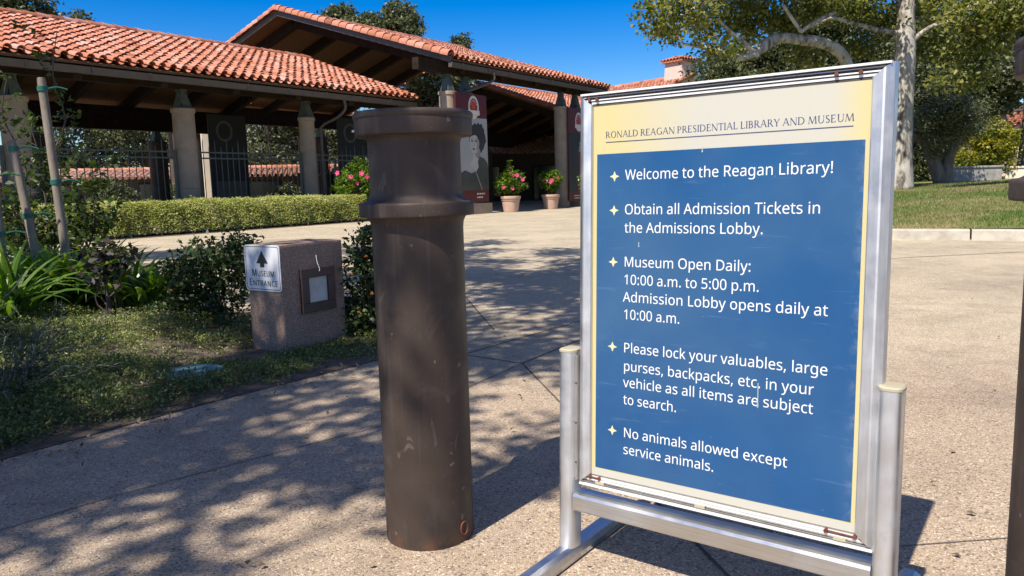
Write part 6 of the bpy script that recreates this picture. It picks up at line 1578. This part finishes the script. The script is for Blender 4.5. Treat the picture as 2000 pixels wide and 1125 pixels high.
def rear_oak(px, Y, h, rx, rz, label, seed, twigs=1700, leaf='oak_leaf', cz=None, group='oaks behind the lawn', L=0.16, W=0.10, n=14):
    b = at(px, 345, Y); b.z = 0.6 if px > 1200 else 0.0
    rg2 = random.Random(seed)
    c = (0, 0, cz if cz else h - rz); cl = big_clumps(rg2, c, (rx, rx * 0.8, rz), n)
    zc = c[2]
    P = [Vector((0, 0, 0)), Vector((rg2.uniform(-.3, .3), 0, zc * 0.35)), Vector((rg2.uniform(-.5, .5), 0, zc * 0.7)), Vector((0, 0, zc + 0.4 * rz))]
    tree('oak_tree', label, b, [P], [[0.35, 0.27, 0.22, 0.1]], cl, twigs, 14, 0.2, L, W, M[leaf], M['oakbark'], seed, group, 0.05, limbs=auto_limbs(cl, (0, 0, zc * 0.5), rg2, 0.14), shell=0.55)
rear_oak(1500, 31, 6.3, 2.6, 2.2, 'dense dark oak above the sign, left of the white sycamore trunk', 111, 2000)
rear_oak(1640, 30, 7.2, 3.0, 2.6, 'broad dark oak directly behind the top edge of the sign', 112, 2300)
rear_oak(1850, 32, 6.6, 2.8, 2.4, 'dark oak behind the fork trunked oak', 113, 2300, cz=4.4)
rear_oak(1890, 31, 5.6, 1.9, 1.6, 'grey green oak in front of the pink building', 114, 1700, 'olive_leaf', cz=4.2)
rear_oak(1760, 34, 7.0, 3.2, 2.8, 'tall dark oak behind the white sycamore trunk', 115, 2200)
rear_oak(2000, 33, 8.6, 2.0, 1.4, 'high oak crown at the right edge above the pink building', 116, 1000, 'olive_leaf')
rear_oak(1800, 38, 4.6, 4.0, 2.3, 'low dark oak thicket between the sycamore trunk and the stone wall', 117, 1500, cz=2.2)
B = at(1918, 330, 28.2); B.z = 0.6
tree('yellow_shrub', 'bright yellow green leafy shrub above the low stone wall', B, [[Vector((0, 0, 0)), Vector((0.1, 0, 0.8)), Vector((0, 0, 1.6))]], [[0.06, 0.05, 0.03]], [((0.1, 0, 1.25), (0.75, 0.6, 0.65)), ((0.6, 0, 1.0), (0.5, 0.5, 0.7)), ((-0.7, 0, 0.75), (0.6, 0.5, 0.4)), ((0.3, 0, 1.8), (0.55, 0.4, 0.5)), ((0.9, 0, 1.5), (0.4, 0.4, 0.5)), ((-1.2, 0, 0.55), (0.5, 0.5, 0.35))], 520, 12, 0.1, 0.12, 0.08, M['yellow_leaf'], M['oakbark'], 121, cat='shrub')
B = at(1770, 340, 30); B.z = 0.6
tree('dark_shrub', 'dark low shrub filling the gap behind the sycamore trunk', B, [[Vector((0, 0, 0)), Vector((0.1, 0, 0.6)), Vector((0, 0, 1.0))]], [[0.05, 0.04, 0.02]], [((0.2, 0, 1.1), (1.3, 0.6, 1.1)), ((1.2, 0, 0.9), (0.9, 0.6, 0.9)), ((-0.8, 0, 0.8), (0.8, 0.6, 0.8)), ((2.2, 0.6, 0.6), (0.9, 0.6, 0.6))], 700, 14, 0.1, 0.09, 0.06, M['oak_leaf'], M['oakbark'], 122, cat='shrub')

# trees beyond the pavilions
def far_tree(px, Y, ztop, rx, rz, label, seed, leaf='oak_leaf', twigs=1500, L=0.26, W=0.17):
    rear_oak(px, Y, ztop, rx, rz, label, seed, twigs, leaf, group='trees beyond the pavilions', L=L, W=W)
far_tree(50, 46, 13.8, 4.4, 3.6, 'dark tree showing above the ridge at the top left corner', 131)
far_tree(180, 56, 13.9, 1.5, 1.6, 'thin tree top just clearing the tile ridge left of centre', 132, twigs=300)
far_tree(775, 58, 15.6, 3.6, 3.6, 'bushy green tree rising above the gate pavilion ridge', 133)
far_tree(690, 60, 14.4, 1.8, 2.4, 'small tree top left of the tree above the gate ridge', 134, twigs=800)
far_tree(903, 64, 13.2, 0.9, 1.6, 'small tree tip showing above the gate roof, right of the larger tree', 135, twigs=300)
far_tree(300, 50, 8.0, 5.0, 3.4, 'sunlit grey green oak seen under the pavilion roof, between stakes and column', 136, 'olive_leaf', 1700, 0.2, 0.13)
far_tree(520, 48, 8.2, 4.4, 3.4, 'sunlit oak seen under the pavilion roof between the two columns', 137, 'olive_leaf', 1700, 0.2, 0.13)
far_tree(650, 50, 8.0, 3.8, 3.4, 'sunlit oak seen right of the thinner column', 138, 'olive_leaf', 1500, 0.2, 0.13)
far_tree(130, 47, 7.6, 4.0, 3.4, 'shaded oak seen behind the staked trees', 139, 'oak_leaf', 1400, 0.2, 0.13)
far_tree(870, 62, 10.6, 3.4, 3.0, 'tree seen through the gap under the gate roof', 140, 'oak_leaf', 1300)
far_tree(1480, 62, 9.0, 4.0, 3.0, 'distant tree behind the chimney building', 141, 'oak_leaf', 1300)

for px, Y, w, h, lab, sd in ((225, 33, 1.1, 1.5, 'dark garden shrub beyond the railing, right of the tallest stake', 161), (330, 34, 0.9, 1.2, 'small dark garden shrub beyond the railing, left of the large column', 162), (560, 35, 1.0, 1.1, 'dark garden shrub beyond the railing, left of the thinner column', 163)):
    b = at(px, 380, Y); b.z = 0
    tree('garden_shrub', lab, b, [[Vector((0, 0, 0)), Vector((0.05, 0, 0.4)), Vector((0, 0, h * .8))]], [[0.05, 0.04, 0.02]], [((0, 0, h * .55), (w * .7, w * .6, h * .45)), ((w * .5, 0, h * .4), (w * .5, w * .4, h * .35)), ((-w * .5, 0.1, h * .38), (w * .5, w * .4, h * .4)), ((w * .1, 0, h * .9), (w * .35, w * .3, h * .25))], 420, 13, 0.1, 0.11, 0.07, M['oak_leaf'], M['oakbark'], sd, 'garden shrubs beyond the railing', cat='shrub')

# shade trees standing left of and behind the viewer: their shadows dapple the walk
def shade_tree(x, y, targets, label, seed, per_clump, L=0.12, W=0.075):
    """targets: (ground x, ground y, height of the branch, size) - a branch hangs between that ground spot and the sun"""
    rg2 = random.Random(seed); cl = []; k = 1 / math.tan(SUN_EL)
    for gx, gy, h, r in targets:
        for _ in range(4):
            tx, ty = gx + rg2.gauss(0, 0.5 * r), gy + rg2.gauss(0, 0.55 * r)
            if tx > 0.16 and ty < 3.3: continue
            if r > 0.3 and tx > -0.45 + 0.25 * (ty - 2) and ty < 3.0: continue
            q = Vector((tx, ty, 0)) + SUN_AZ * (h * k); q.z = h + rg2.uniform(-.35, .35)
            cl.append(((q.x - x, q.y - y, q.z), (r * rg2.uniform(.25, .75), r * rg2.uniform(.3, .8), 0.22)))
    zc = sum(c[0][2] for c in cl) / len(cl); mx = sum(c[0][0] for c in cl) / len(cl); my = sum(c[0][1] for c in cl) / len(cl)
    top = (mx * 0.4, my * 0.4, zc * 0.62)
    tree('shade_tree', label, Vector((x, y, 0)), [[Vector((0, 0, 0)), Vector((0.2, 0.1, zc * 0.3)), Vector(top), Vector((mx * .7, my * .7, zc * .9))]], [[0.30, 0.24, 0.18, 0.06]], cl, int(per_clump * len(cl)), 15, 0.13, L, W, M['shade_leaf'], M['oakbark'], seed, 'shade trees out of view', 0.1, limbs=auto_limbs(cl[::7], top, rg2, 0.03), shell=0.2)
shade_tree(-7.5, 3.5, [(0.6, 6.4, 5.6, .8), (0.2, 7.2, 6, .9), (-0.7, 6.6, 6.2, .9), (0.5, 8.4, 6, 1.0), (-0.4, 9.0, 6.4, 1.0), (-1.5, 8.0, 6.5, 1.1), (-2.6, 8.6, 6.6, 1.1), (-1.3, 10.4, 6.5, 1.1), (0.0, 11.2, 6.3, 1.0), (-2.8, 10.6, 6.8, 1.1), (-4.2, 10.2, 6.8, 1.1), (-4.0, 11.8, 7, 1.0), (-2.2, 12.2, 6.8, 0.8), (-5.8, 11.6, 7, 1.1), (-0.6, 13.0, 6.4, .6), (-7.2, 12.6, 7.2, 1.0), (-3.3, 7.0, 6.5, .7), (1.0, 9.6, 5.8, .5), (-6.5, 10, 7, .8), (-3.6, 12.9, 7, .8), (-5.2, 13.0, 7, .8), (-1.9, 11.4, 6.8, .8), (0.7, 7.4, 5.8, .6)],
           'shade tree out of view on the left, casting dappled shadow over the drive', 151, 27)
shade_tree(-6.0, -4.0, [(-3.0, 1.7, 6.2, .9), (-2.1, 2.5, 6, .9), (-1.9, 2.9, 6.3, .5), (-1.3, 2.75, 6.1, .4), (-2.6, 3.3, 6.2, .9), (-1.4, 2.2, 5.8, .7), (-1.25, 3.1, 5.9, .8), (-1.8, 4.1, 6.2, .5), (-0.8, 2.9, 5.6, .45), (-0.65, 3.7, 5.8, .7), (-0.2, 4.3, 5.8, .65), (-1.0, 4.8, 6, .8), (0.1, 5.2, 5.9, .6), (-2.0, 5.3, 6.3, .5), (-3.1, 4.3, 6.4, .6), (-0.5, 5.7, 6, .7), (0.35, 4.2, 5.6, .4), (-4.2, 3.4, 6.6, .9), (-1.0, 1.75, 5.6, .4), (-0.08, 2.38, 5.2, .20), (0.02, 2.62, 5.2, .18), (-0.2, 2.62, 5.3, .22), (-1.8, 1.2, 5.8, .7)],
           'shade tree out of view behind the viewer, casting dappled shadow over the walk', 152, 10)
